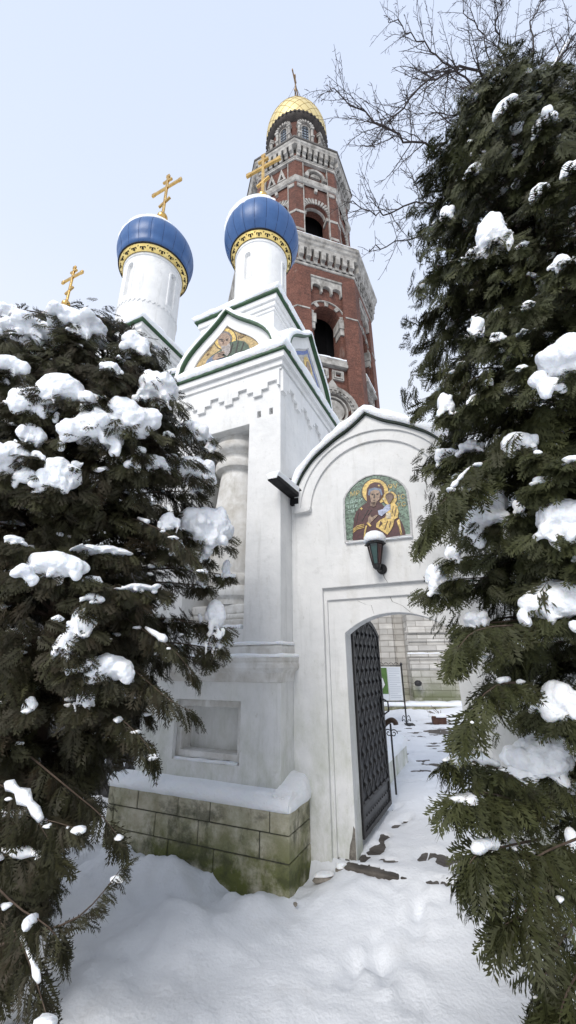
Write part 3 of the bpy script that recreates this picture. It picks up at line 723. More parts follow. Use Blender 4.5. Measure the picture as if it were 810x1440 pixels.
    fr.build('door_frame', iron, door)
    la = MB(); rv = MB(); nx = 6; dx = (L_-.08)/nx; dz = .235
    def clip(a, b):
        out = []
        n = 40
        for i in range(n+1):
            p = (a[0]+(b[0]-a[0])*i/n, a[1]+(b[1]-a[1])*i/n)
            if .04 <= p[0] <= L_-.04 and .45 <= p[1] <= dtop(p[0])-.045: out.append(p)
        return out
    for yy in (-.019, .019):
        for k in range(-12, 30):
            for sg in (1, -1):
                z0 = .45+k*dz; a = (.04, z0); b = (L_-.04, z0+sg*nx*dz)
                c = clip(a, b)
                if len(c) > 1:
                    A = Vector((c[0][0], yy+(.004*sg), c[0][1])); B = Vector((c[-1][0], yy+(.004*sg), c[-1][1]))
                    dv = (B-A).normalized(); nn = Vector((-dv.z, 0, dv.x))*.008; e = Vector((0, .004, 0))
                    la.add([A-nn-e, A+nn-e, B+nn-e, B-nn-e, A-nn+e, A+nn+e, B+nn+e, B-nn+e], [(0, 1, 2, 3), (7, 6, 5, 4), (0, 4, 5, 1), (1, 5, 6, 2), (2, 6, 7, 3), (3, 7, 4, 0)], M)
        for i in range(nx+1):
            for k in range(0, 18):
                for o_ in (0, .5):
                    x = .04+(i+o_)*dx; z = .45+(k+o_)*dz
                    if x < L_-.03 and z < dtop(min(x, L_))-.06:
                        rv.lathe([(.016, -.006), (.014, .004), (.006, .010)], 8, M @ Matrix.Translation((x, yy+math.copysign(.008, yy), z)) @ Matrix.Rotation(R(90)*(1 if yy < 0 else -1), 4, 'X'))
        for i in range(14):
            for z in (.26, .34): rv.lathe([(.011, -.004), (.008, .006)], 6, M @ Matrix.Translation((.05+i*(L_-.1)/13, yy+math.copysign(-.004, yy), z)) @ Matrix.Rotation(R(90)*(1 if yy < 0 else -1), 4, 'X'))
    la.build('lattice', iron, door); rv.build('rivets', iron, door, smooth=True)
    h = MB(); h.box(L_-.10, L_-.02, -.034, -.028, 1.02, 1.22, M); h.tube([(L_-.05, -.03, 1.20), (L_-.05, -.085, 1.17), (L_-.05, -.09, 1.08), (L_-.05, -.03, 1.04)], .009, 8, M); h.build('handle', iron, door)
    hg = MB()
    for z in (.45, 1.65): hg.tube([(0, 0, z-.05), (0, 0, z+.05)], .018, 8, M)
    hg.build('hinge', iron, door)
    # ---------------- mosaic
    Mi = Matrix.Translation((0, 0, 0))
    def q(pts):
        out = []
        for x, y in pts:
            u, v, z = fv(470+x/6.2308, 650+y/6.2308, .27); out.append((u-GC, z))
        return out
    shape = q([(103, 700)]+[(90, 500), (88, 330), (110, 280), (150, 225), (210, 170), (280, 130), (350, 113), (420, 115), (490, 130), (560, 162), (610, 205), (640, 255), (660, 400), (672, 500), (678, 640)])
    area = sum(shape[i][0]*shape[(i+1) % len(shape)][1]-shape[(i+1) % len(shape)][0]*shape[i][1] for i in range(len(shape)))
    if area < 0: shape = shape[::-1]
    cx = sum(p[0] for p in shape)/len(shape); cz = sum(p[1] for p in shape)/len(shape)
    fo = MB(); fo.prism([(cx+(a-cx)*1.03, cz+(b-cz)*1.02) for a, b in shape], .004, .0196, [[(cx+(a-cx)*.97, cz+(b-cz)*.975) for a, b in shape]])
    fo.build('mosaic_frame', mat('mosaic_mortar_frame', (.36, .36, .36), (.6, .6, .6), 50, .9), t)
    mo = MB(); mo.prism([(cx+(a-cx)*.972, cz+(b-cz)*.977) for a, b in shape], .012, .0194)
    bg = mo.build('mosaic', Mosaic.m('mosaic_green_ground', (.115, .175, .13), 70, .7), t)
    dk = Mosaic.m('mosaic_dark_outline', (.035, .028, .025), 60)
    mar = Mosaic.m('mosaic_maroon', (.058, .014, .016), 60); gd = Mosaic.m('mosaic_halo', (.62, .44, .14), 55); skin = Mosaic.m('mosaic_skin', (.30, .21, .15), 50); skd = Mosaic.m('mosaic_skin_dark', (.17, .11, .08), 50)
    lay = [0]
    def pp(nm, pts, ma, l): poly_part(bg, nm, q(pts), ma, .012-.0022*l)
    pp('halo_outline', ell(362, 262, 122, 118), dk, 1); pp('halo', ell(362, 262, 114, 110), gd, 2)
    pp('halo_outline', ell(492, 320, 66, 66), dk, 2); pp('halo', ell(492, 320, 60, 60), gd, 3)
    pp('robe', [(165, 690), (168, 600), (178, 500), (195, 440), (235, 395), (300, 350), (330, 330), (400, 350), (440, 390), (480, 420), (560, 470), (600, 540), (625, 610), (628, 640), (480, 662), (300, 680)], mar, 4)
    pp('veil', [(290, 345), (285, 290), (292, 235), (320, 195), (360, 180), (405, 188), (435, 220), (442, 275), (425, 310), (385, 370), (345, 385), (310, 370)], mar, 5)
    pp('cap', [(300, 290), (308, 240), (360, 228), (415, 240), (428, 290), (415, 300), (405, 265), (360, 250), (322, 265), (312, 300)], Mosaic.m('mosaic_blue_grey', (.14, .18, .26), 50), 6)
    pp('face', [(318, 300), (325, 262), (360, 248), (398, 256), (408, 290), (400, 330), (378, 352), (360, 388), (338, 375), (325, 340)], skin, 7)
    pp('neck', [(318, 360), (365, 352), (372, 385), (350, 400), (320, 388)], skd, 7)
    for e in ([(330, 285), (350, 282), (350, 287), (331, 290)], [(372, 282), (394, 280), (394, 285), (373, 287)], [(354, 288), (362, 288), (360, 325), (348, 322)], [(344, 338), (366, 336), (364, 342), (346, 343)]): pp('face_line', e, dk, 8)
    pp('eye', ell(342, 293, 8, 3.5), dk, 8); pp('eye', ell(383, 291, 8, 3.5), dk, 8)
    pp('star', [(395, 200), (399, 208), (408, 210), (400, 214), (398, 224), (393, 214), (385, 211), (393, 207)], gd, 6)
    pp('star', [(242, 398), (247, 408), (258, 412), (248, 416), (244, 428), (238, 416), (228, 412), (238, 407)], gd, 6)
    for dy in (0, 14, 28): pp('gold_trim', [(170, 590+dy), (205, 560+dy), (268, 545+dy), (268, 550+dy), (206, 566+dy), (171, 597+dy)], gd, 6)
    pp('gold_trim', [(262, 682), (270, 600), (282, 560), (292, 560), (280, 620), (276, 680)], gd, 6)
    for pts in ([(300, 420), (306, 420), (250, 520), (246, 518)], [(330, 420), (336, 422), (300, 470), (296, 468)], [(215, 440), (220, 440), (200, 540), (196, 540)], [(560, 560), (566, 560), (600, 640), (592, 640)]): pp('robe_fold', pts, dk, 6)
    pp('hand', [(300, 530), (305, 490), (322, 465), (332, 490), (372, 468), (388, 470), (360, 500), (335, 525), (318, 545)], skin, 7)
    pp('cuff', [(288, 540), (300, 528), (330, 560), (320, 572)], gd, 7)
    pp('child_robe', [(505, 370), (530, 360), (556, 392), (568, 440), (560, 490), (530, 510), (520, 560), (500, 600), (470, 640), (440, 620), (400, 590), (372, 575), (375, 540), (410, 510), (450, 490), (470, 440), (490, 400)], gd, 7)
    pp('child_sleeve', [(388, 430), (430, 418), (460, 380), (495, 375), (500, 420), (455, 450), (420, 480), (395, 465)], Mosaic.m('mosaic_pale_blue', (.34, .38, .50), 55), 8)
    pp('child_hair', ell(490, 308, 37, 34), Mosaic.m('mosaic_brown_hair', (.07, .035, .025), 55), 7)
    pp('child_face', [(458, 310), (480, 292), (515, 300), (518, 325), (505, 350), (485, 378), (470, 350)], skd, 8)
    pp('scroll', [(458, 450), (500, 450), (505, 500), (462, 500)], Mosaic.m('mosaic_cream', (.55, .48, .34), 55), 9)
    for pts in ([(470, 520), (476, 520), (450, 600), (444, 598)], [(500, 520), (505, 520), (490, 580), (484, 580)], [(545, 400), (550, 402), (535, 480), (530, 478)], [(410, 520), (430, 540), (400, 575), (396, 572)], [(520, 390), (524, 390), (515, 450), (510, 450)]): pp('robe_fold', pts, Mosaic.m('mosaic_brown_hair', (.07, .035, .025), 55), 9)
    pp('book_edge', [(552, 520), (575, 500), (600, 640), (586, 642)], gd, 6)
    for (x, y) in ((436, 328), (542, 312), (487, 264)): pp('cross_mark', ell(x, y, 11, 11, 4), Mosaic.m('mosaic_cream', (.55, .48, .34), 55), 5)
    for txt, x, y, s_, ma in (('МР', 185, 296, .068, gold_t), ('ѲѴ', 517, 234, .068, gold_t), ('ІС', 592, 325, .062, gold_t), ('ХС', 592, 392, .062, gold_t), ('ѠДИГИ', 178, 358, .046, None), ('ТРІѦ', 162, 405, .046, None), ('СМ', 152, 448, .046, None)):
        p = q([(x, y)])[0]
        flat_text(txt, s_, ma or Mosaic.m('mosaic_pale_green', (.42, .55, .48), 60), bg, Matrix.Translation((p[0], .0085, p[1])) @ XZ)
    # sill snow under the mosaic
    ss_ = MB(); a, b = q([(108, 708)])[0], q([(690, 652)])[0]
    band(ss_, [(a[0]+(b[0]-a[0])*i/20, a[1]+(b[1]-a[1])*i/20-.012) for i in range(21)], .022, -.005, .021, 2, .6); ss_.build('sill_snow', snowm, t, smooth=True)
    return t
gate_wall()

# ---------------- wall lantern
def lantern():
    t = thing('wall_lantern', 'small black lantern with green and red glass and a snow cap, under the mosaic', 'lantern', LP(.90, .235, 2.41), -AZ); t.scale = (.86, .86, .9)
    M0 = Matrix.Translation((0, -.115, 0))
    br = MB(); br.lathe([(.055, -.0), (.05, .012), (.02, .02)], 16, Matrix.Translation((.02, .03, -.02)) @ Matrix.Rotation(R(90), 4, 'X')); br.tube([(.02, .02, -.02), (.01, -.04, -.05), (0, -.09, -.05), (0, -.115, -.02)], .013, 8); br.build('bracket', iron, t, smooth=True)
    n = 6; zb, zt, rb, rt_ = 0, .215, .042, .085
    bs = MB(); bs.lathe([(.018, -.05), (.04, -.03), (.045, -.005), (.05, .005)], 12, M0); bs.build('base', iron, t)
    for k in range(n):
        a0, a1 = 2*PI*k/n, 2*PI*(k+1)/n
        p = lambda r_, a, z: (r_*math.cos(a), r_*math.sin(a), z)
        g = MB(); g.add([p(rb*.96, a0, zb), p(rb*.96, a1, zb), p(rt_*.96, a1, zt), p(rt_*.96, a0, zt), p(rb*.90, a0, zb), p(rb*.90, a1, zb), p(rt_*.90, a1, zt), p(rt_*.90, a0, zt)], [(0, 1, 2, 3), (7, 6, 5, 4), (0, 3, 7, 4), (1, 5, 6, 2), (0, 4, 5, 1), (3, 2, 6, 7)], M0)
        g.build('pane', (PR if k % 2 else PG), t)
        f = MB(); f.tube([p(rb, a0, zb), p(rt_, a0, zt)], .006, 6, M0); f.tube([p(rt_, a0, zt), p(rt_, a1, zt)], .006, 6, M0); f.tube([p(rb, a0, zb), p(rb, a1, zb)], .005, 6, M0); f.build('glazing_bar', iron, t)
    rf = MB(); rf.lathe([(.115, .205), (.118, .212), (.08, .24), (.03, .262), (.0, .266)], 6, M0, caps=False); rf.lathe([(.112, .206), (.0, .21)], 6, M0, caps=False); rf.build('roof', iron, t)
    s = MB(); s.lathe([(.09, .232), (.108, .232), (.118, .25), (.115, .285), (.09, .325), (.05, .345), (.0, .352)], 28, M0, rf=lambda a, z: 1+.07*nz(math.cos(a)*1.5, math.sin(a)*1.5, z*6)); s.build('snow_cap', snowm, t, smooth=True)
PG = mat('green_lantern_glass', (.006, .035, .03), (.012, .06, .05), 6, .12, spec=.7); PR = mat('red_lantern_glass', (.035, .006, .006), (.06, .01, .009), 6, .12, spec=.7)
lantern()

# ================================================================== BELL TOWER
def bell_tower():
    d = ray(415, 105); ax, ay = d.x/d.y*30, 30.0
    # local x to the right, local -y towards the camera; vertex of the octagon turned 2 degrees to the left
    face_az = math.atan2(-ay, -ax)      # direction to camera
    t = thing('bell_tower', 'tall red brick bell tower with white stone trim and pale golden dome behind the gate', 'bell tower', (ax, ay, 0), face_az+PI/2-R(2))
    C8 = math.cos(PI/8)
    def octa(r_): return [(r_*math.sin(R(45*k)), -r_*math.cos(R(45*k))) for k in range(8)]
    def FM(k, ap): return Matrix.Rotation(R(22.5+45*k), 4, 'Z') @ Matrix.Translation((0, -ap, 0))   # face frame, outward = -y
    R1, R2 = 6.65, 5.3; a1, a2 = R1*C8, R2*C8; h1, h2 = R1*math.sin(PI/8), R2*math.sin(PI/8)
    # base block of pale limestone
    b = MB()
    b.prismz([(-9, -9.0), (9, -9.0), (9, 9), (-9, 9)], 0, 10.2)
    base = None
    b.prismz(octa(8.4), 10.2, 15)
    b.prismz(octa(7.4), 15, 17)
    b.build('base', towerlime, t, uv=True)
    rf = MB(); rf.lathe([(8.8, 15.0), (8.8, 15.15), (7.3, 15.9)], 8, Matrix.Rotation(R(-90), 4, 'Z')); rf.build('base_roof', greenm, t)
    # lower tier
    w = MB(); hw, zs = 1.12, 26.9
    open_ = [(-hw, 22.7), (hw, 22.7)]+arc(0, zs, hw, 0, 180, 16)
    for k in range(8):
        w.prism([(-h1+.25, 16.9), (h1-.25, 16.9), (h1-.25, 33), (-h1+.25, 33)], .30, 1.6, [open_[::-1][::-1]], FM(k, a1))
        w.prism([(-h1, 16.9), (-1.38, 16.9), (-1.38, 33), (-h1, 33)], 0, .45, M=FM(k, a1)); w.prism([(1.38, 16.9), (h1, 16.9), (h1, 33), (1.38, 33)], 0, .45, M=FM(k, a1))
        w.prism([(-1.38, 30.7), (1.38, 30.7), (1.38, 33), (-1.38, 33)], .002, .45, M=FM(k, a1))
    w.prismz(octa(4.6), 17, 22.5)
    w.build('lower_tier', brick, t, uv=True)
    co = MB(); co.prismz(octa(3.2), 22.5, 31); co.prismz(octa(2.6), 34, 45); co.build('shade_core', dark, t)  # near-black core paints the shade seen through the tower arches
    fl = MB(); fl.prismz(octa(5.4), 30.2, 30.9); fl.prismz(octa(4.5), 44.6, 45.2); fl.build('vault', soffit, t)
    for k in range(8):
        M = FM(k, a1); q = MB()
        # arch: alternating white and brick voussoirs
        for i in range(9):
            a0, a1_ = 180*i/9, 180*(i+1)/9
            if i % 2 == 0:
                q.prism(arc(0, zs, hw+.02, a0+3, a1_-3, 3)+arc(0, zs, hw+.42, a0+3, a1_-3, 3)[::-1], .22, 1.5, M=M)
        q.prism(arc(0, zs, hw+.42, 0, 180, 20)[::1]+arc(0, zs, hw+.52, 0, 180, 20)[::-1], .20, .45, M=M)
        for s_ in (-1, 1):
            q.box(*sorted((s_*(hw-.16), s_*(hw+.42))), .10, 1.2, 26.0, 26.86, M); q.box(*sorted((s_*(hw-.06), s_*(hw+.30))), .16, 1.1, 25.4, 26.0, M)
        q.build('arch_trim', whitestone, t); q = MB()
        # trefoil corbel table
        x0 = -1.3
        pts = [(-1.34, 30.5), (-1.34, 29.2)]
        for j in range(3):
            cx = -.87+j*.87; pts += [(cx-.36, 29.2)]+arc(cx, 29.55, .36, 180, 0, 8)+[(cx+.36, 29.2)]
        pts += [(1.34, 29.2), (1.34, 30.5)]; q.prism(pts, .02, .35, M=M)
        q.box(-1.37, 1.37, -.06, .35, 30.52, 30.68, M)
        q.build('corbel_table', whitestone, t); q = MB()
        # balcony ledge, square frames
        q.box(-1.36, 1.36, -.12, .9, 22.05, 22.3, M); q.box(-1.36, 1.36, -.02, .9, 22.3, 22.72, M)
        for s_ in (-1, 1):
            cx = s_*.62
            for (e, y) in ((.46, .12), (.32, .06)): q.prism([(cx-e, 21.4-e*.9), (cx+e, 21.4-e*.9), (cx+e, 21.4+e*.9), (cx-e, 21.4+e*.9)], y, .4, [[(cx-e+.10, 21.4-e*.9+.09), (cx+e-.10, 21.4-e*.9+.09), (cx+e-.10, 21.4+e*.9-.09), (cx-e+.10, 21.4+e*.9-.09)]], M)
        q.build('balcony', whitestone, t)
        # string course on the piers
        for s_ in (-1, 1): q = MB(); q.box(*sorted((s_*1.5, s_*(h1+.03))), -.05, .2, 27.0, 27.12, M); q.build('string_course', whitestone, t)
        # round medallion
        md = MB()
        for (r0, r1, y0) in ((1.72, 2.05, -.10), (1.42, 1.70, -.04), (1.0, 1.12, -.10), (0, .86, -.02)):
            if r0: md.prism([(r1*math.cos(2*PI*i/32), 18.15+r1*math.sin(2*PI*i/32)) for i in range(32)], y0, .3, [[(r0*math.cos(2*PI*i/32), 18.15+r0*math.sin(2*PI*i/32)) for i in range(32)]], M)
            else: md.prism([(r1*math.cos(2*PI*i/32), 18.15+r1*math.sin(2*PI*i/32)) for i in range(32)], y0, .3, M=M)
        for i in range(28):
            a = 2*PI*i/28; md.box(-.07, .07, -.16, .0, 1.47, 1.68, M @ Matrix.Translation((0, 0, 18.15)) @ Matrix.Rotation(a, 4, 'Y'))
        md.prism([(-.5, 20.0), (.5, 20.0), (0, 20.75)], -.12, .3, M=M)
        md.build('medallion', whitestone, t)
        # snow on ledges
        sn = MB(); band(sn, [(-1.3+.2*i, 22.71) for i in range(14)], .14, -.05, .4, k, .5, M=M); sn.build('ledge_snow', snowm, t, smooth=True)
    # cornice between the tiers
    def ringoct(mb, prof):
        mb.grid([[(r_*math.sin(R(45*k)), -r_*math.cos(R(45*k)), z) for k in range(8)] for r_, z in prof], closed=True)
    c = MB(); ringoct(c, [(6.6, 31.5), (6.74, 31.55), (6.74, 31.75), (6.62, 31.8)])
    ringoct(c, [(6.6, 33.0), (7.12, 33.05), (7.14, 33.4), (7.25, 33.55), (7.28, 33.8), (7.38, 33.9), (7.40, 34.25), (7.3, 34.3), (5.2, 34.62), (3, 34.62)])
    for k in range(8):
        M = FM(k, a1); n = 8
        for i in range(n):
            x = (i-(n-1)/2)*(2*h1/n)
            c.box(x-.19, x+.19, -.44, .1, 32.2, 33.05, M); c.box(x-.17, x+.17, -.2, .1, 31.8, 32.2, M)
        c.box(-h1, h1, -.12, .1, 31.8, 32.05, M)
    c.build('middle_cornice', whitestone, t, uv=False)
    s = MB(); rws = []
    ringoct(s, [(7.36, 34.27), (7.38, 34.33), (7.3, 34.42), (6.8, 34.5), (5.0, 34.74)]); s.build('cornice_snow', snowm, t)
    # bell tier
    w = MB(); zs2, hw2 = 40.6, 1.12; op = [(-hw2, 34.9), (hw2, 34.9)]+arc(0, zs2, hw2, 0, 180, 16)
    for k in range(8):
        M = FM(k, a2)
        w.prism([(-h2+.2, 34.5), (h2-.2, 34.5), (h2-.2, 48), (-h2+.2, 48)], .16, 1.35, [op], M)
        for s_ in (-1, 1): w.prism([(s_*1.28, 34.5), (s_*h2, 34.5), (s_*h2, 48), (s_*1.28, 48)][::s_], 0, .3, M=M)
    w.build('bell_tier', brick, t, uv=True)
    for k in range(8):
        M = FM(k, a2); q = MB()
        n = 15
        for i in range(n):
            a0, b0 = 180*i/n, 180*(i+1)/n
            q.prism([(math.cos(R(x))*r_, zs2+math.sin(R(x))*r_*(1.0)) for r_, x in ((1.14, a0+1.5), (1.75, a0+2.4), (1.75, b0-2.4), (1.14, b0-1.5))], .06, .4, M=M)
        q.prism(arc(0, zs2, hw2-.16, 0, 180, 16)+arc(0, zs2, hw2+.03, 0, 180, 16)[::-1], .5, .7, M=M)
        for s_ in (-1, 1):
            for z in (37.4, 39.7): q.box(*sorted((s_*1.2, s_*(h2+.05))), -.06, .25, z, z+.28, M)
            q.box(*sorted((s_*1.2, s_*1.29)), -.04, .2, 34.6, 47.2, M)
            q.box(*sorted((s_*1.0, s_*1.34)), .1, .9, 39.95, 40.35, M)
            q.box(*sorted((s_*1.35, s_*1.9)), -.10, .1, 43.2, 43.6, M)
        q.box(-.14, .14, -.08, .25, 43.25, 43.65, M)
        if k % 2 == 0:
            q.prism(arc(0, 45.3, .72, 0, 180, 14)+arc(0, 45.3, 1.0, 0, 180, 14)[::-1], -.16, .3, M=M); q.prism(arc(0, 45.3, .5, 0, 180, 14), -.02, .3, M=M)
            for s_ in (-1, 1): q.box(*sorted((s_*.7, s_*1.1)), -.18, .2, 45.0, 45.4, M)
        else:
            for s_ in (-1, 1): q.prism([(s_*.55-.48, 44.95), (s_*.55+.48, 44.95), (s_*.55, 46.7)], -.06, .3, [[(s_*.55-.22, 45.1), (s_*.55+.22, 45.1), (s_*.55, 45.9)]], M)
        q.box(-h2, h2, -.12, .2, 47.0, 47.2, M)
        for i in range(7):
            x = (i-3)*(2*h2/7); q.box(x-.17, x+.17, -.46, .1, 47.95, 48.75, M); q.box(x-.17, x+.17, -.22, .1, 47.55, 47.95, M)
        q.build('carved_trim', whitestone, t)
        rl = MB(); rl.box(-1.1, 1.1, .6, .66, 35.9, 35.98, M); rl.box(-1.1, 1.1, .6, .66, 35.5, 35.56, M)
        for i in range(8): rl.tube([(-1+i*.285, .63, 34.7), (-1+i*.285, .63, 35.95)], .025, 4, M)
        rl.build('railing', iron, t)
    c = MB(); ringoct(c, [(5.25, 43.85), (5.42, 43.95), (5.5, 44.2), (5.5, 44.55), (5.4, 44.65), (5.25, 44.75)])
    ringoct(c, [(5.25, 47.3), (5.4, 47.35), (5.4, 47.5), (5.3, 47.54)])
    ringoct(c, [(5.2, 48.75), (5.76, 48.8), (5.78, 49.05), (5.86, 49.15), (5.88, 49.4)]); c.build('upper_cornice', whitestone, t)
    ed = MB(); ringoct(ed, [(5.7, 49.4), (5.96, 49.45), (5.98, 49.62), (5.9, 49.68), (3.0, 50.3)]); ed.build('cornice_roof', mat('weathered_roof_metal', (.06, .055, .05), (.14, .13, .12), .8, .7), t)
    # lantern drum with windows
    Rd = 3.02; dm = MB(); dm.lathe([(Rd, 49.9), (Rd, 58.4)], 64); dm.build('lantern_drum', brick, t, uv=True)
    for k in range(8):
        M = Matrix.Rotation(R(45*k+20), 4, 'Z') @ Matrix.Translation((0, -Rd, 0)); f = MB()
        f.prism([(-.50, 52.5), (.50, 52.5)]+arc(0, 56.6, .50, 0, 180, 10), -.16, .05, [[(-.38, 52.6), (.38, 52.6)]+arc(0, 56.6, .38, 0, 180, 10)], M)
        for x in (-.74, .74):
            f.tube([(x, -.2, 52), (x, -.2, 56.9)], .17, 8, M)
            for z in (53.6, 55.0, 56.4): f.box(x-.22, x+.22, -.42, .02, z, z+.26, M)
        for i in range(9): f.box(-.09, .09, -.34, .05, .62, .98, M @ Matrix.Translation((0, 0, 56.75)) @ Matrix.Rotation(R(-84+21*i), 4, 'Y'))
        win = f.build('window', whitestone, t)
        g = MB(); g.prism([(-.38, 52.6), (.38, 52.6)]+arc(0, 56.6, .38, 0, 180, 10), -.04, -.02, M=M); g.build('pane', glass, win)
        br = MB()
        for z in [52.9+.46*i for i in range(9)]: br.box(-.38, .38, -.09, -.05, z, z+.07, M)
        br.box(-.20, -.13, -.09, -.05, 52.6, 56.9, M); br.box(.13, .20, -.09, -.05, 52.6, 56.9, M); br.build('glazing_bars', iron, win)
    rm = MB(); rm.lathe([(Rd+.02, 57.85), (3.2, 57.95), (3.4, 58.15), (3.52, 58.3), (3.58, 58.45), (3.62, 58.75), (3.5, 58.85)], 64, caps=False)
    for k in range(48): rm.box(-.10, .10, -.16, .1, 58.5, 58.8, Matrix.Rotation(2*PI*k/48, 4, 'Z') @ Matrix.Translation((0, -3.52, 0)))
    rm.build('dome_cornice', mat('sooty_dark_metal', (.02, .018, .016), (.06, .05, .045), 1.5, .7), t, smooth='angle')
    prof = [(3.5, 59.55), (3.6, 60.3), (3.62, 61.2), (3.5, 62.3), (3.2, 63.5), (2.75, 64.7), (2.2, 65.8), (1.55, 66.8), (.95, 67.7), (.5, 68.5), (.22, 69.2), (.12, 69.8)]; prof = [(a, 58.8+(b_-59.55)*.88) for a, b_ in prof]
    prof = [(p.x, p.y) for p in smoothpath([(a, b_, 0) for a, b_ in prof], 2)]
    g = MB(); g.lathe(prof, 96); dome = g.build('gilded_dome', goldtower, t, smooth=True)
    hl = MB()
    def dr(z):
        for (a, b_), (c_, d_) in zip(prof, prof[1:]):
            if b_ <= z <= d_: return a+(c_-a)*(z-b_)/(d_-b_+1e-9)
        return prof[-1][0]
    for k in range(20):
        for sg in (-1, 1):
            pts = []
            for i in range(26):
                z = 58.82+i*.30; a = 2*PI*k/20+sg*i*.065*(1+.25*i/26); r_ = dr(z)+.01; pts.append((r_*math.cos(a), r_*math.sin(a), z))
            hl.tube(pts, .020, 4)
    hl.build('dome_seam', mat('dull_brass', (.34, .25, .10), None, rough=.6, metal=.5), dome)
    dk = mat('weathered_gold', (.16, .10, .05), (.3, .2, .1), 3, .5, .6)
    b2 = MB(); b2.lathe([(.12, 67.7)]+[(.28*math.cos(R(a)), 68.1+.28*math.sin(R(a))) for a in range(-60, 91, 15)], 16); b2.build('ball', dk, t, smooth=True)
    cross_parts(t, (0, 0, 68.3), 5.9, 2.6, dk, R(78)+face_az*0, .09)
    gw = MB()
    for a in (20, 110, 200, 290): gw.tube([(0, 0, 72.0), (2.2*math.cos(R(a)), 2.2*math.sin(R(a)), 64.3)], .02, 4)
    gw.build('guy_wire', iron, t)
bell_tower()

# limestone ground floor wing that faces the yard (rusticated pier and recessed pilasters)
def tower_porch():
    t = thing('limestone_annex', 'pale rusticated limestone wall at the bell tower foot, seen through the doorway', 'wall', (3.66, 12.95, .05), R(-7)); t.scale = (.75, .75, .75)
    p = MB()
    p.box(0, 5.2, 0, 1.5, .15, 6.4)
    p.box(-7, 0, 1.2, 2.7, .15, 6.4)
    for x in (-.75, -2.1, -3.6, -5.2): p.box(x-.28, x+.28, 1.0, 1.2, .15, 6.4)
    for z in (2.2, 3.1): p.box(-.12, 5.3, -.10, .0, z, z+.10)
    for i in range(9):                      # projecting rusticated courses
        z = .35+i*.34
        if i > 3: p.box(-.05, 5.25, -.055, .0, z+.04, z+.30)
    p.box(-.16, 5.35, -.16, 1.2, 6.4, 6.6); p.box(-7, -.161, 1.0, 2.7, 6.4, 6.6)
    p.build('wall', towerlime, t, uv=True, bevel=.015)
    l = MB(); l.box(-7, 5.4, -.75, 1.2, -.1, .46) ; l.build('stone_ledge', limestone, t, bevel=.02)
    s = MB(); band(s, [(-6.8+i*.2, .46) for i in range(61)], .13, -.78, -.02, 5, .4); band(s, [(-.1+i*.15, 2.30) for i in range(35)], .05, -.11, .0, 5, .6); s.build('ledge_snow', snowm, t, smooth=True)
tower_porch()

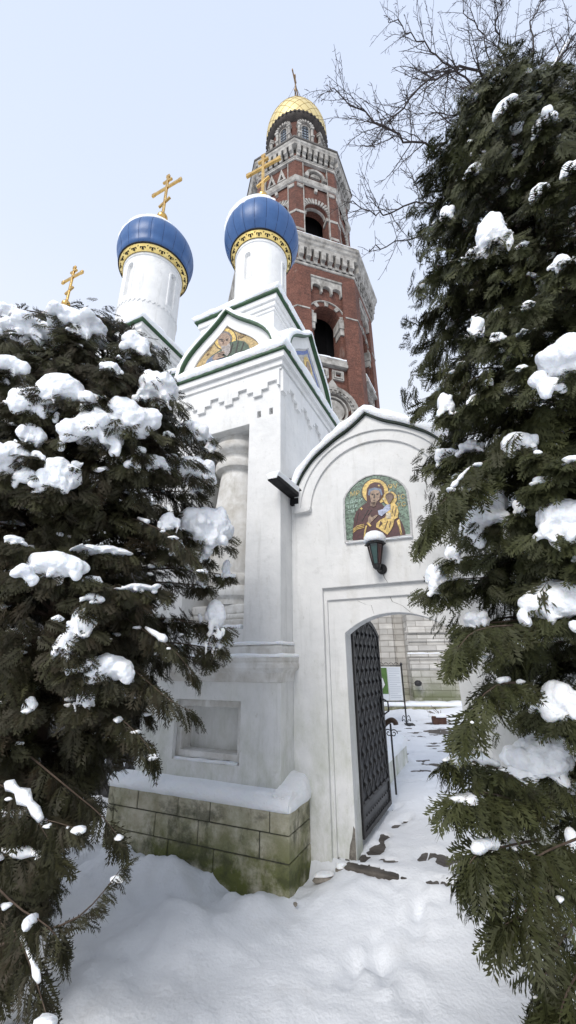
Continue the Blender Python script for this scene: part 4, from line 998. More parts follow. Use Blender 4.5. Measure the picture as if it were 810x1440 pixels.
# ================================================================== GROUND
def sst(a, b, x): t = max(0, min(1, (x-a)/(b-a))); return t*t*(3-2*t)
HOLES = [(.60, .60, .065, .13), (.60, .84, .05, .09), (.65, 1.16, .05, .06), (.72, 1.3, .03, .03), (.74, .42, .10, .022), (.62, .26, .10, .03), (.54, .40, .04, .04), (1.16, .25, .13, .02), (1.32, .28, .08, .035), (1.45, .27, .09, .04),
         (.70, 3.25, .20, .10), (1.0, 3.7, .45, .16), (.9, 4.6, .3, .12), (1.3, 5.4, .5, .12)]
STEPS = []
for i in range(34):
    v_ = random.uniform(-1.6, 2.6); STEPS.append(tuple(LP(.95+random.gauss(0, .22)-.12*min(0, v_), v_)[:2])+(random.gauss(-.42, .35)+(PI if random.random() < .5 else 0),))
def hsnow(X, Y):
    q = Vector((X, Y, 0))-O; u, v = q.dot(U), q.dot(V)
    ins = sst(.20, .30, v)
    h = .145*ins + .05*sst(.3, 6, v)*ins + ((.105+.03*nz(X*9, Y*9, 3))*sst(-.5, .2, v)*sst(.15, .48, u)*(1-ins))
    h += .02*nz(X*2.1, Y*2.1, 31)+.02*nz(X*.9, Y*.9, 1)+.008*nz(X*4, Y*4, 2)+.003*nz(X*15, Y*15, 4)
    # trodden lumps
    h += .022*abs(nz(X*7, Y*7, 9))*(1 if v < .3 else .5)+.005*nz(X*26, Y*26, 19)
    # bank on the left, in front of the plinth
    left = sst(.30, -.5, u)*sst(.4, -.1, v) 
    b = .06*left*(1+.8*nz(X*1.6, Y*1.6, 5))+.035*left*nz(X*3.4, Y*3.4, 8)
    b += .11*math.exp(-((u+1.0)**2/.10+(v+.50)**2/.10))+.07*math.exp(-((u+.75)**2/.03+(v+.30)**2/.02))+.07*math.exp(-((u+.0)**2/.02+(v+.36)**2/.02))+.09*math.exp(-((u+.35)**2/.05+(v+.75)**2/.06))
    b += .10*math.exp(-((u+1.6)**2/.2+(v+1.1)**2/.25))
    b += left*(.08*nz(X*2.4+3, Y*2.4, 15)+.06*abs(nz(X*5, Y*5, 16))+.022*nz(X*11, Y*11, 17)+.008*nz(X*23, Y*23, 18))
    b -= .09*math.exp(-((u+.28)**2/.02+(v+.17)**2/.004))+.03*left
    h += b*(1 if v < .2 else 0)
    for (fx, fy, fa) in STEPS:
        ca, sa = math.cos(fa), math.sin(fa); a_, b2 = (X-fx)*ca+(Y-fy)*sa, -(X-fx)*sa+(Y-fy)*ca
        e_ = (a_/.055)**2+(b2/.14)**2
        if e_ < 6: h += -.024*math.exp(-e_**2*.9)+.009*math.exp(-(e_-1.9)**2*1.5)
    # right side bank under the evergreen
    h += .16*sst(1.55, 2.4, u)*sst(.3, -.2, v)
    # yard: banks by the tower
    h += .30*math.exp(-((X-5.1)**2/1.2+(Y-11.9)**2/.3))+.16*math.exp(-((X-3.2)**2/.7+(Y-12.2)**2/.2))
    if v > .25: h += .02*nz(X*1.7, Y*1.7, 6)
    for (a, b_, ru, rv) in HOLES:
        dd = ((u-a)/ru)**2+((v-b_)/rv)**2
        if dd < 4: h -= .10*max(0, 1-dd*(1+.6*nz(X*16, Y*16, 3))-.45*nz(X*26, Y*26, 1))*(.75 if v > 2 else 1)*sst(-.4, .5, 1-dd*.3)
    if 2.5 < v < 9 and -1 < u < 4: h -= .16*max(0, nz(X*2.5, Y*6, 12)+.35*nz(X*9, Y*14, 13)-.16)
    return h
def ground():
    xs = sorted(set([round(-3.2+i*.035, 4) for i in range(200)]+[3.8+.25*1.12**i*i*.5 for i in range(1, 40)]+[-3.2-.25*1.12**i*i*.5 for i in range(1, 40)]))
    ys = sorted(set([round(1.2+i*.035, 4) for i in range(150)]+[6.45+.08*i for i in range(1, 60)]+[11.2+.2*i*1.09**i*.8 for i in range(1, 44)]+[1.2-.3*i*1.2**i for i in range(1, 20)]))
    P = [[(x, y, hsnow(x, y)) for x in xs] for y in ys]
    mb = MB(); mb.grid(P); o = mb.build('ground', groundsnow, None, smooth=True); 
    me = o.data; bm = bmesh.new(); bm.from_mesh(me)
    bm.faces.ensure_lookup_table()
    if bm.faces[0].normal.z < 0: bmesh.ops.reverse_faces(bm, faces=bm.faces)
    bm.to_mesh(me); bm.free()
    o['kind'] = 'structure'; o['label'] = 'trodden snow covering the ground and the path through the doorway'
    pv = MB()
    # paving slabs of the path under the snow, with open joints
    for i in range(-1, 8):
        for j in range(0, 22):
            z = .127+.055*sst(.3, 6, j*.5)+random.uniform(-.004, .004); off = .25 if j % 2 else 0
            pv.box(i*.5+off+.006, i*.5+off+.494, .30+j*.5+.006, .30+j*.5+.494, z-.08, z)
    p = pv.build('paving', stonepave, None, bevel=.006); p.location = LP(0, 0); p.rotation_euler = (0, 0, -AZ); p['kind'] = 'structure'
    st = MB(); x = .44
    for w_ in (.42, .27, .36): st.box(x, x+w_-.008, .205+random.uniform(-.01, .01), .296, -.05, .125+random.uniform(-.006, .006)); x += w_
    s = st.build('stone_threshold', stonepave, None, bevel=.012); s.location = LP(0, 0); s.rotation_euler = (0, 0, -AZ); s['kind'] = 'structure'
ground()
def rock(p, s, label, seed, cap=True, grp='loose stones in the snow by the doorway'):
    o = thing('stone', label, 'stone', p, random.uniform(0, 3), grp)
    def lump(sx, sy, sz, z0, sd, flat):
        bm = bmesh.new(); bmesh.ops.create_icosphere(bm, subdivisions=3, radius=1)
        for v in bm.verts:
            c = v.co.copy(); k = 1+.35*nz(c.x*1.3, c.y*1.3, c.z*1.3+sd)+.08*nz(c.x*5, c.y*5, c.z*5+sd)
            v.co = Vector((c.x*sx*k, c.y*sy*k, z0+(max(c.z, -.3) if flat else c.z)*sz*k))
        me = bpy.data.meshes.new('stone'); bm.to_mesh(me); bm.free(); me.polygons.foreach_set('use_smooth', [True]*len(me.polygons)); return me
    finish(lump(s[0], s[1], s[2], 0, seed, False), rockm, 'rock', o)
    if cap: finish(lump(s[0]*.95, s[1]*.95, s[2]*.45, s[2]*.80, seed, True), snowm, 'snow_cap', o)
rock(LP(.30, .13, .06), (.085, .05, .028), 'flat snow-capped stone lying beside the plinth corner', 1.3)
rock(LP(.41, .22, .08), (.045, .04, .05), 'snow-capped stone against the foot of the left door jamb', 4.1)
rock(LP(.56, -.14, .05), (.035, .022, .018), 'small bare brown stone on the snow in front of the doorway', 7.7, False)
rock(LP(.24, -.26, .05), (.016, .013, .012), 'tiny dark pebble on the snow near the plinth corner', 8.2, False)

# ---------------- yard: kerb wall with handrail, sign, planter, lamp on the wall
def handrail():
    t = thing('handrail', 'black wrought iron handrail with a scrolled end, just behind the open door', 'handrail', LP(.53, 1.9, .16), -AZ)
    mb = MB()
    mb.tube(smoothpath([(-.60, .3, .10), (-.40, .1, .42), (-.14, .0, .68), (-.06, .0, .755), (.0, .0, .785), (.04, 0, .76), (.045, 0, .73)], 2), .030, 10); mb.build('rail', mat('dark_wood_rail', (.04, .025, .018), (.08, .05, .035), 12, .5), t, smooth=True)
    p = MB(); p.tube([(-.02, 0, .03), (-.02, 0, .74)], .011, 8); p.build('post', iron, t)
    s = MB()
    for sg in (-1, 1):
        pts = []
        for i in range(22):
            a = i*.42; r_ = .045*(1-i/26); pts.append((-.02+sg*(.03+r_*math.cos(a)), 0, .64+r_*math.sin(a)))
        s.tube(pts, .006, 5)
    s.build('scroll', iron, t)
handrail()
def kerb():
    t = thing('kerb_wall', 'low whitewashed kerb wall capped with snow, behind the open door', 'low wall', LP(.15, 1.75, 0), -AZ)
    mb = MB(); mb.box(-.35, .19, 0, 1.9, -.05, .40); mb.build('wall', plaster, t, bevel=.012)
    s = MB(); rws = []
    for i in range(40):
        y = -.02+i*.05; k = .1*min(1, i/3); w = .01*nz(y*7, 1)
        rws.append([(-.36, y, .41), (-.37, y, .41+k*.6), (-.3, y, .42+k), (.13+w, y, .42+k), (.21+w, y, .41+k*.6), (.205+w, y, .40)])
    s.grid(rws); s.add(rws[0], [(0, 1, 2, 3, 4, 5)]); s.add(rws[-1], [(5, 4, 3, 2, 1, 0)]);  s.build('snow_cap', snowm, t, smooth=True, recalc=True)
kerb()
def sign():
    Y = 10.4
    t = thing('information_board', 'black iron stand with a green site map and a white text panel, in the yard', 'sign board', (2.70, Y, .2), R(-4))
    f = MB()
    for x in (-1.2, 0.0):
        f.tube([(x, 0, 0), (x, 0, 1.30)], .018, 8); f.box(x-.03, x+.16, -.14, .14, 0, .03); f.lathe([(.03, 1.29), (.035, 1.32), (.0, 1.36)], 10, Matrix.Translation((x, 0, 0)), caps=False)
        for sg in (-1, 1):
            pts = [(x+sg*(.03+(.075-.0028*i)*(1-math.cos(i*.3))*.7), 0, .06+.16*i/22+.035*math.sin(i*.55)) for i in range(20)]; f.tube(pts, .008, 5)
    f.tube([(-1.2, 0, 1.28), (0, 0, 1.28)], .012, 6); f.tube([(-1.2, 0, .5), (0, 0, .5)], .012, 6)
    for k in range(9):
        x = -1.08+k*.12; f.tube([(x+.05*math.cos(a), 0, 1.30+.05*abs(math.sin(a))) for a in [i*.35 for i in range(10)]], .006, 5)
    f.build('frame', iron, t)
    wm = mat('white_panel', (.72, .75, .78), None, rough=.5); gm = mat('map_green', (.08, .16, .04), (.12, .22, .06), 9, .6)
    p = MB(); p.box(-.335, -.03, -.012, .012, .52, 1.255); tp = p.build('text_panel', wm, t)
    p = MB(); p.box(-1.14, -.345, -.012, .012, .52, 1.255); mp = p.build('map_panel', wm, t)
    p = MB(); p.box(-1.12, -.355, -.0165, -.0125, .66, 1.235); p.build('map_ground', gm, mp)
    p = MB(); c = [(-.9, 1.05), (-.78, 1.16), (-.60, 1.12), (-.46, 1.0), (-.42, .86), (-.52, .72), (-.72, .70), (-.88, .80)]
    p.prism(c[::-1], -.0185, -.0170); p.build('map_plan', mat('map_white', (.75, .76, .74)), mp)
    p = MB()
    for (x, z, a, l) in ((-.78, 1.0, 30, .14), (-.66, .93, 35, .2), (-.56, .98, -50, .12), (-.60, .82, 25, .12), (-.74, .84, -40, .12), (-.52, .86, 60, .08), (-.69, 1.06, -20, .1)):
        p.box(-l/2, l/2, -.0202, -.0188, -.012, .012, Matrix.Translation((x, 0, z)) @ Matrix.Rotation(R(a), 4, 'Y'))
    for i in range(len(c)): p.tube([(c[i][0], -.0195, c[i][1]), (c[(i+1) % len(c)][0], -.0195, c[(i+1) % len(c)][1])], .004, 4)
    p.build('map_drawing', mat('map_ink', (.06, .06, .06)), mp)
    p = MB()
    for i in range(17): p.box(-.315, -.05-(.09 if i % 5 == 4 else random.uniform(0, .02)), -.0135, -.0122, 1.22-i*.04, 1.228-i*.04)
    p.build('text_lines', mat('printed_grey', (.42, .45, .5)), tp)
sign()
def planter():
    t = thing('planter', 'small brown brick planter with dry stalks, in the snowy yard', 'planter', tuple(at(618, 1018, 10.6)[:2])+(.18,), 0)
    m_ = MB(); m_.lathe([(.16, 0), (.19, .02), (.2, .16), (.215, .17), (.215, .2), (.18, .2), (.17, .12), (.0, .12)], 4, Matrix.Rotation(R(40), 4, 'Z') @ Matrix.Scale(1.3, 4, (1, 0, 0)), caps=False)
    m_.build('pot', mat('brown_brick_pot', (.06, .032, .025), (.11, .06, .045), 20, .9), t)
    s = MB()
    for i in range(14):
        a = random.uniform(0, 6.3); l = random.uniform(.1, .3); s.tube([(0, 0, .1), (.06*math.cos(a), .06*math.sin(a), .1+l*.6), (.16*math.cos(a)-.1, .16*math.sin(a), .1+l)], .005, 4)
    s.build('dry_stalk', mat('dry_plant', (.12, .09, .06)), t)
    sn = MB(); sn.lathe([(.2, .17), (.205, .2), (.15, .235), (.0, .25)], 12, Matrix.Scale(1.2, 4, (1, 0, 0))); sn.build('snow_cap', snowm, t, smooth=True)
planter()
def floodlight():
    q = at(587, 962, 12.86)
    t = thing('floodlight', 'small dark round lamp fixed low on the pale limestone wall of the yard', 'lamp', q, R(-7))
    m_ = MB(); m_.box(-.02, .02, -.1, .3, -.02, .02); m_.build('arm', iron, t)
    m_ = MB(); m_.lathe([(.03, -.05), (.09, -.03), (.11, .05), (.06, .10), (0, .11)], 14, Matrix.Translation((0, -.14, 0))); m_.build('housing', iron, t, smooth=True)
floodlight()

# ================================================================== EVERGREENS
def spray_template(sd):
    r_ = random.Random(sd); Q = []
    def leaf(p, a, l, w, z):      # elongated scale-leaf finger in the plane
        d = (math.cos(a), math.sin(a)); n = (-d[1], d[0])
        f = lambda s, k: (p[0]+d[0]*l*s+n[0]*w*k, p[1]+d[1]*l*s+n[1]*w*k, z-.25*(l*s)**2)
        Q.append([f(0, -.25), f(.45, -.6), f(1, 0), f(.45, .6)])
    leaf((0, 0), 0, 1.0, .03, 0)
    n = 10; bend = r_.uniform(-.25, .25)
    for i in range(n):
        t = .06+.9*i/n
        for sg in (-1, 1):
            L_ = (.50*(1-t)**.75+.07)*r_.uniform(.75, 1.15)*(.65+.35*min(1, t*6)); a = sg*R(r_.uniform(36, 50))+bend*t
            p = (t, bend*t*t*.3); leaf(p, a, L_, .042, 0)
            m_ = 0 if L_ < .16 else (1 if L_ < .26 else 3)
            for j in range(m_):
                tt = (j+.6)/(m_+.6); q = (p[0]+math.cos(a)*L_*tt, p[1]+math.sin(a)*L_*tt)
                s2 = -sg if j % 2 else sg
                leaf(q, a-sg*R(8)+s2*R(36), L_*.36*(1.15-.5*tt), .034, 0)
    A = np.array(Q, float); x, y = A[..., 0], A[..., 1]
    A[..., 2] += -.22*x*x-.35*y*y+.03*np.sin(x*9+sd)
    return A
TPL = [spray_template(i) for i in range(5)]
def unit(a): return a/np.maximum(np.linalg.norm(a, axis=-1, keepdims=True), 1e-9)
class Foliage:
    def __init__(s): s.p = []; s.d = []; s.n = []; s.s = []; s.t = []
    def put(s, p, d, n, sc, tone): s.p.append(tuple(p)); s.d.append(tuple(d)); s.n.append(tuple(n)); s.s.append(sc); s.t.append(tone)
    def build(s, name, ma, parent, org):
        P = np.array(s.p)-np.array(org); D = unit(np.array(s.d)); N_ = np.array(s.n); S = np.array(s.s); T = np.array(s.t)
        B = unit(np.cross(N_, D)); N_ = np.cross(D, B); k = rng.integers(0, len(TPL), len(P)); VS = []; TT = []
        for j, tp in enumerate(TPL):
            ix = np.where(k == j)[0]
            q = tp.reshape(-1, 3)
            M = np.stack([D[ix], B[ix], N_[ix]], axis=2)            # n,3,3
            W = np.einsum('nij,qj->nqi', M, q)*S[ix][:, None, None]+P[ix][:, None, :]
            VS.append(W.reshape(-1, 3)); tq = np.clip(T[ix][:, None]+rng.normal(0, .07, (len(ix), len(tp))), 0, 1); TT.append(tq.reshape(-1))
        Vv = np.concatenate(VS); tone = np.concatenate(TT); nq = len(Vv)//4
        me = bpy.data.meshes.new(name); me.vertices.add(len(Vv)); me.vertices.foreach_set('co', Vv.astype(np.float32).ravel())
        me.loops.add(len(Vv)); me.loops.foreach_set('vertex_index', np.arange(len(Vv), dtype=np.int32))
        me.polygons.add(nq); me.polygons.foreach_set('loop_start', np.arange(0, nq*4, 4, dtype=np.int32)); me.polygons.foreach_set('loop_total', np.full(nq, 4, dtype=np.int32))
        at_ = me.attributes.new('tone', 'FLOAT', 'FACE'); at_.data.foreach_set('value', tone.astype(np.float32))
        me.update(); return finish(me, ma, name, parent)
def rad(prof, z):
    if z < prof[0][0] or z > prof[-1][0]: return 0
    for (a, b), (c, d) in zip(prof, prof[1:]):
        if a <= z <= c: return b+(d-b)*(z-a)/(c-a+1e-9)
    return 0
def blocked(p):
    u, v, z = loc(p)
    if v > .12 and u > -.02 and z < 4.3: return True
    if v > -.02 and -6.9 < u < .2 and z < 5.2: return True
    if v > -.2 and u < .2 and z < .7: return True
    return False
def snow_clump(parent, org, c, w, h, sd, name='snow_clump'):
    """lumpy cushion of snow: union of ellipsoids, remeshed"""
    r_ = random.Random(sd); bm = bmesh.new()
    tc = (CAM-Vector(c)); tc.z = 0; tc.normalize(); sd_ = Vector((0, 0, 1)).cross(tc)
    def e(dx, dy, dz, rx, ry, rz, tilt=0):
        M = Matrix(((sd_.x, tc.x, 0, 0), (sd_.y, tc.y, 0, 0), (0, 0, 1, 0), (0, 0, 0, 1)))
        M = M @ Matrix.Translation((dx, dy, dz)) @ Matrix.Rotation(tilt, 4, 'Y') @ Matrix.Diagonal((rx, ry, rz, 1))
        bmesh.ops.create_icosphere(bm, subdivisions=3, radius=1, matrix=M)
    e(-.05*w, -.05*w, .08*h, w*.33, w*.30, h*.33, r_.uniform(-.3, .3)); e(r_.uniform(.05, .16)*w, -.02*w, r_.uniform(-.05, .08)*h, w*.27, w*.28, h*.28, r_.uniform(-.3, .3))
    for i in range(r_.randint(6, 9)):
        x = r_.uniform(-.36, .36)*w; e(x, r_.uniform(-.15, .22)*w, r_.uniform(-.24, .2)*h-.25*abs(x/w)*h, w*r_.uniform(.09, .19), w*r_.uniform(.10, .18), h*r_.uniform(.12, .25), r_.uniform(-.6, .6))
    for i in range(r_.randint(4, 7)):
        x = r_.uniform(-.42, .42)*w; e(x, r_.uniform(.0, .24)*w, r_.uniform(-.46, -.2)*h, w*r_.uniform(.045, .09), w*r_.uniform(.05, .1), h*r_.uniform(.10, .20), r_.uniform(-.5, .5))
    me = bpy.data.meshes.new(name); bm.to_mesh(me); bm.free(); me.transform(Matrix.Translation(Vector(c)-Vector(org)))
    o = finish(me, snowm, name, parent)
    md = o.modifiers.new('remesh', 'REMESH'); md.mode = 'VOXEL'; md.voxel_size = max(.005, min(w, h)/30); md.use_smooth_shade = True
    md = o.modifiers.new('smooth', 'SMOOTH'); md.factor = .5; md.iterations = 4
    for s_, k in ((.45, .16), (.14, .05)):
        md = o.modifiers.new('lumps', 'DISPLACE'); md.texture = CL[s_]; md.texture_coords = 'GLOBAL' ; md.strength = .26*min(w, h) if s_ > .3 else .10*min(w, h)+.006; md.mid_level = .5
    return o
CL = {}
for s_ in (.45, .14):
    tx = bpy.data.textures.new('lump', 'CLOUDS'); tx.noise_scale = s_*.35; tx.noise_depth = 2; CL[s_] = tx
class Thuja:
    def __init__(s, name, label, cat, ax, prof, seed, ma, lsize=.17, nb=260, lean=(0, 0), group=None, ex=1.0, fans=1100):
        s.ax = ax; s.prof = prof; s.r = random.Random(seed); s.seed = seed; s.org = Vector((ax[0], ax[1], 0)); s.ma = ma; s.l = lsize
        s.t = thing(name, label, cat, s.org, 0, 'evergreens flanking the gate'); s.f = Foliage(); s.limb = MB(); s.bs = MB(); s.dust = []; s.lean = lean
        s.top = prof[-1][0]; s.nb = nb; s.ex = ex; s.fans = fans
    def axis(s, z): return Vector((s.ax[0]+s.lean[0]*z, s.ax[1]+s.lean[1]*z, z))
    def R_(s, z, az): return rad(s.prof, z)*(1+.22*nz(math.cos(az)*1.3, math.sin(az)*1.3, z*1.1+s.seed)+.14*nz(math.cos(az)*3, math.sin(az)*3, z*3+s.seed))
    def twig(s, P, r0, s0=.3, dens=1.0, tone=.5, size=1.0):
        """sprays along a branch path"""
        L_ = sum((b-a).length for a, b in zip(P, P[1:])); n = max(4, int(L_/.036*dens)); Q = resample(P, L_/n)
        s.limb.tube([p-s.org for p in Q[::2]]+([Q[-1]-s.org] if len(Q) % 2 == 0 else []), [r0*(1-.85*i/max(1, len(Q[::2])-1+(1 if len(Q) % 2 == 0 else 0))) for i in range(len(Q[::2])+(1 if len(Q) % 2 == 0 else 0))], 4)
        N_ = len(Q)
        if s.r.random() < .34 and L_ > .3:          # snow lying along the bough
            a0 = s.r.uniform(.3, .55); a1 = min(.95, a0+s.r.uniform(.15, .4)); B = Q[int(a0*N_):int(a1*N_)]
            if len(B) > 3:
                k_ = s.r.uniform(.008, .02); nB = len(B)
                s.bs.tube([p-s.org+Vector((0, 0, .008+k_*.5)) for p in B], [k_*(.25+math.sin(PI*(j+.4)/nB)**.6)*(1+.5*s.r.uniform(-1, 1)) for j in range(nB)], 6)
        for i, p in enumerate(Q):
            q = i/(N_-1)
            if q < s0: continue
            tg = (Q[min(i+1, N_-1)]-Q[max(i-1, 0)]).normalized()
            side = tg.cross(Vector((0, 0, 1))); side = side.normalized() if side.length > .1 else Vector((1, 0, 0))
            for sg in (-1, 1):
                if blocked(p): continue
                d = tg*s.r.uniform(.5, 1.1)+side*sg*s.r.uniform(.4, 1.0)*(1.15-q*.8)+Vector((0, 0, -s.r.uniform(.15, .85)))
                nrm = Vector((s.r.uniform(-.6, .6), s.r.uniform(-.6, .6), 1))+side*s.r.uniform(-1, 1)+tg*s.r.uniform(-.4, 1.0)
                sc = s.l*s.r.uniform(.75, 1.3)*size*(.8+.4*math.sin(PI*q))
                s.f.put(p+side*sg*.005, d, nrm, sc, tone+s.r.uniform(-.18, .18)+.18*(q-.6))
                if s.r.random() < .08: s.dust.append(p+d.normalized()*sc*.3+Vector((0, 0, .008)))
            if q > .93: s.f.put(p, tg+Vector((0, 0, -.25)), Vector((s.r.uniform(-.6, .6), s.r.uniform(-.6, .6), 1)), s.l*1.15*size, tone+.15)
    def grow(s):
        camaz = math.atan2(-s.ax[1], -s.ax[0]); z_lo = s.prof[0][0]
        for i in range(s.nb):
            zt = z_lo+(s.top-z_lo)*((i+.5)/s.nb)**s.ex
            az = camaz+(s.r.gauss(0, 1.05) if s.r.random() < .62 else s.r.uniform(-PI, PI))
            if nz(math.cos(az)*2.3+9, math.sin(az)*2.3, zt*2.4+s.seed) > .30: continue
            rr = s.R_(zt, az)*s.r.uniform(.60, 1.0)
            if rr < .08: rr = .08
            a = s.axis(zt)
            tip = a+Vector((math.cos(az)*rr, math.sin(az)*rr, 0)); z0 = max(.1, zt+rr*s.r.uniform(-.45, .15)); st = s.axis(z0)
            m1 = st.lerp(tip, .45)+Vector((s.r.uniform(-.05, .05), s.r.uniform(-.05, .05), rr*s.r.uniform(.05, .22)))
            m2 = st.lerp(tip, .8)+Vector((s.r.uniform(-.05, .05), s.r.uniform(-.05, .05), rr*s.r.uniform(.02, .16)))
            P = smoothpath([st, m1, m2, tip+Vector((0, 0, -rr*s.r.uniform(0, .14)))], 2)
            s.twig(P, .006+.010*rr, .30, 1.0, .40+.30*nz(math.cos(az)*2, math.sin(az)*2, zt*1.7+s.seed)+s.r.uniform(-.1, .1))
        # hanging fans on the outside of the crown, in bunches
        for i in range(s.fans):
            zt = z_lo+(s.top-.05-z_lo)*s.r.random()**s.ex; az = camaz+(s.r.gauss(0, 1.0) if s.r.random() < .7 else s.r.uniform(-PI, PI))
            if nz(math.cos(az)*2.3+9, math.sin(az)*2.3, zt*2.4+s.seed) > .24: continue
            o = Vector((math.cos(az), math.sin(az), 0)); tg = Vector((-o.y, o.x, 0)); c = s.axis(zt)+o*s.R_(zt, az)*(s.r.uniform(.62, .95) if s.r.random() < .86 else s.r.uniform(.95, 1.12))
            if blocked(c): continue
            main = o*s.r.uniform(.1, .8)+tg*s.r.uniform(-.7, .7)+Vector((0, 0, -s.r.uniform(.1, 1.0))); tone = .5+.3*nz(c.x*2, c.y*2, c.z*2)+s.r.uniform(-.2, .2); k = s.r.uniform(.75, 1.35)
            for j in range(s.r.randint(4, 8)):
                q = c+tg*s.r.uniform(-.07, .07)+o*s.r.uniform(-.06, .05)+Vector((0, 0, s.r.uniform(-.08, .07)))
                d = main+tg*s.r.uniform(-.5, .5)+o*s.r.uniform(-.3, .3)+Vector((0, 0, s.r.uniform(-.35, .35)))
                s.f.put(q, d, o*s.r.uniform(.3, 1.2)+tg*s.r.uniform(-.8, .8)+Vector((0, 0, s.r.uniform(0, .9))), s.l*k*s.r.uniform(.7, 1.25), tone+s.r.uniform(-.1, .1))
            if s.r.random() < .10: s.dust.append(c+Vector((0, 0, .03)))
        # leader and trunk
        tr = MB(); pts = [s.axis(z)-s.org+Vector((.03*nz(z, 1, s.seed), .03*nz(z, 2, s.seed), 0)) for z in [(-.1+(s.top)*i/14) for i in range(15)]]
        tr.tube(pts, [.085*(1-.93*i/14)+.004 for i in range(15)], 10); tr.build('trunk', bark, s.t, smooth=True)
    def surf(s, x, y, k=1.06):
        d = ray(x, y).normalized(); hit = None
        for i in range(120, 900):
            p = CAM+d*(i*.01); a = s.axis(p.z); rr = math.hypot(p.x-a.x, p.y-a.y)
            if rr < s.R_(p.z, math.atan2(p.y-a.y, p.x-a.x))*k and rr > .0: return p
        # otherwise the closest approach to the axis
        best = min((CAM+d*(i*.02) for i in range(60, 450)), key=lambda p: math.hypot(p.x-s.ax[0], p.y-s.ax[1]))
        return best
    def clump(s, x, y, w, h, dens=1.0):
        p = s.surf(x, y); dist = (p-CAM).dot(Fw); W = w*dist/F_PX*1.24; H = h*dist/F_PX*1.2
        elev = math.atan2(p.z-CAMZ, math.hypot(p.x, p.y)); H = H/max(.62, math.cos(elev*.75))
        snow_clump(s.t, s.org, p, W, H, int(x*7+y*13))
        if w > 20 and dens > .9:
            for i in range(1):
                a_ = s.r.uniform(-PI, .3); s.clump(x+math.cos(a_)*w*s.r.uniform(.5, .9), y-math.sin(a_)*h*s.r.uniform(.5, 1.0), w*s.r.uniform(.16, .34), h*s.r.uniform(.16, .34), .5)
        tc = (CAM-p); tc.z = 0; tc.normalize(); sd_ = Vector((0, 0, 1)).cross(tc)
        # the laden branch end below the snow
        n = int(10+60*max(W, .08))
        for i in range(int(n*dens)):
            a = s.r.uniform(-.46, .46); q = p+sd_*a*W+tc*s.r.uniform(-.12, .16)*W+Vector((0, 0, -H*s.r.uniform(.18, .42)))
            d = tc*s.r.uniform(0, .7)+sd_*(a*2.0+s.r.uniform(-.4, .4))+Vector((0, 0, -s.r.uniform(.3, 1.0)))
            s.f.put(q, d, tc+Vector((s.r.uniform(-.5, .5), s.r.uniform(-.5, .5), s.r.uniform(0, 1))), s.l*s.r.uniform(.6, 1.1), .5+s.r.uniform(-.2, .3))
        ctr = s.axis(p.z-.1); P = smoothpath([ctr, ctr.lerp(p, .6)+Vector((0, 0, .05)), p+Vector((0, 0, -H*.25))], 2); s.twig(P, .012, .45, .9, .35)
    def done(s):
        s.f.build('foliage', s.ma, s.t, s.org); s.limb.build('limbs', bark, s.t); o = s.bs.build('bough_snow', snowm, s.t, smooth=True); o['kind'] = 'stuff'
        bm = bmesh.new(); bmesh.ops.create_icosphere(bm, subdivisions=2, radius=1); bm.verts.ensure_lookup_table()
        bv = np.array([v.co[:] for v in bm.verts]); bf = np.array([[v.index for v in f.verts] for f in bm.faces]); bm.free(); VS = []; FS = []
        for i, p in enumerate(s.dust):
            k = s.r.uniform(.005, .018)*(1.6 if i % 6 == 0 else 1); q = bv*(1+.3*np.sin(bv[:, [1, 2, 0]]*3.1+i))*np.array([k*s.r.uniform(1, 2.2), k*s.r.uniform(.8, 1.6), k*.7])
            a = s.r.uniform(0, 3); c, d = math.cos(a), math.sin(a); q = q @ np.array([[c, -d, 0], [d, c, 0], [0, 0, 1]])
            VS.append(q+np.array(p-s.org)); FS.append(bf+i*len(bv))
        me = bpy.data.meshes.new('snow_dusting'); me.from_pydata(np.concatenate(VS).tolist(), [], np.concatenate(FS).tolist()); me.polygons.foreach_set('use_smooth', [True]*len(me.polygons))
        o = finish(me, snowm, 'snow_dusting', s.t); o['kind'] = 'stuff'

# right evergreen
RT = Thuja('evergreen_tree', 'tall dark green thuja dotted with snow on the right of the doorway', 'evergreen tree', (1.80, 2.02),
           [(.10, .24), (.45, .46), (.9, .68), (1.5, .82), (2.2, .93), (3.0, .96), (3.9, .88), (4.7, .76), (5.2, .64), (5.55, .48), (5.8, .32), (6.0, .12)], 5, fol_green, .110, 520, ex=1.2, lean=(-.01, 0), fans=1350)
RT.grow()
for c in [(692, 330, 44, 56), (668, 360, 34, 22), (628, 302, 20, 26), (665, 243, 26, 13), (712, 155, 38, 18), (758, 270, 24, 19), (790, 370, 32, 28), (802, 240, 22, 24), (765, 175, 32, 20),
          (672, 462, 22, 36), (627, 570, 24, 36), (673, 560, 28, 14), (685, 540, 14, 14), (730, 623, 46, 30), (628, 643, 32, 26), (645, 672, 16, 18), (662, 630, 36, 22), (683, 717, 64, 82), (790, 512, 64, 64), (795, 730, 82, 62), (763, 676, 28, 12), (802, 647, 22, 14), (637, 777, 20, 30), (618, 817, 38, 44), (668, 871, 36, 24), (783, 848, 84, 62), (730, 903, 14, 10), (792, 985, 54, 52), (765, 1068, 84, 66), (733, 1101, 12, 12), (790, 1216, 44, 34), (805, 1180, 20, 30), (806, 1385, 20, 60), (705, 1140, 10, 10), (742, 430, 20, 12), (700, 475, 20, 14)]:
    RT.clump(*c)
def brpath(T, pts, Y, r0=.008, s0=.1, dens=1.2, tone=.5, size=1.0):
    dx = 20 if T is RT else -22
    P = [at(x+dx, y, Y if not isinstance(Y, (list, tuple)) else Y[i]) for i, (x, y) in enumerate(pts)]
    T.twig(smoothpath(P, 2), r0*.6, s0, dens, tone, size)
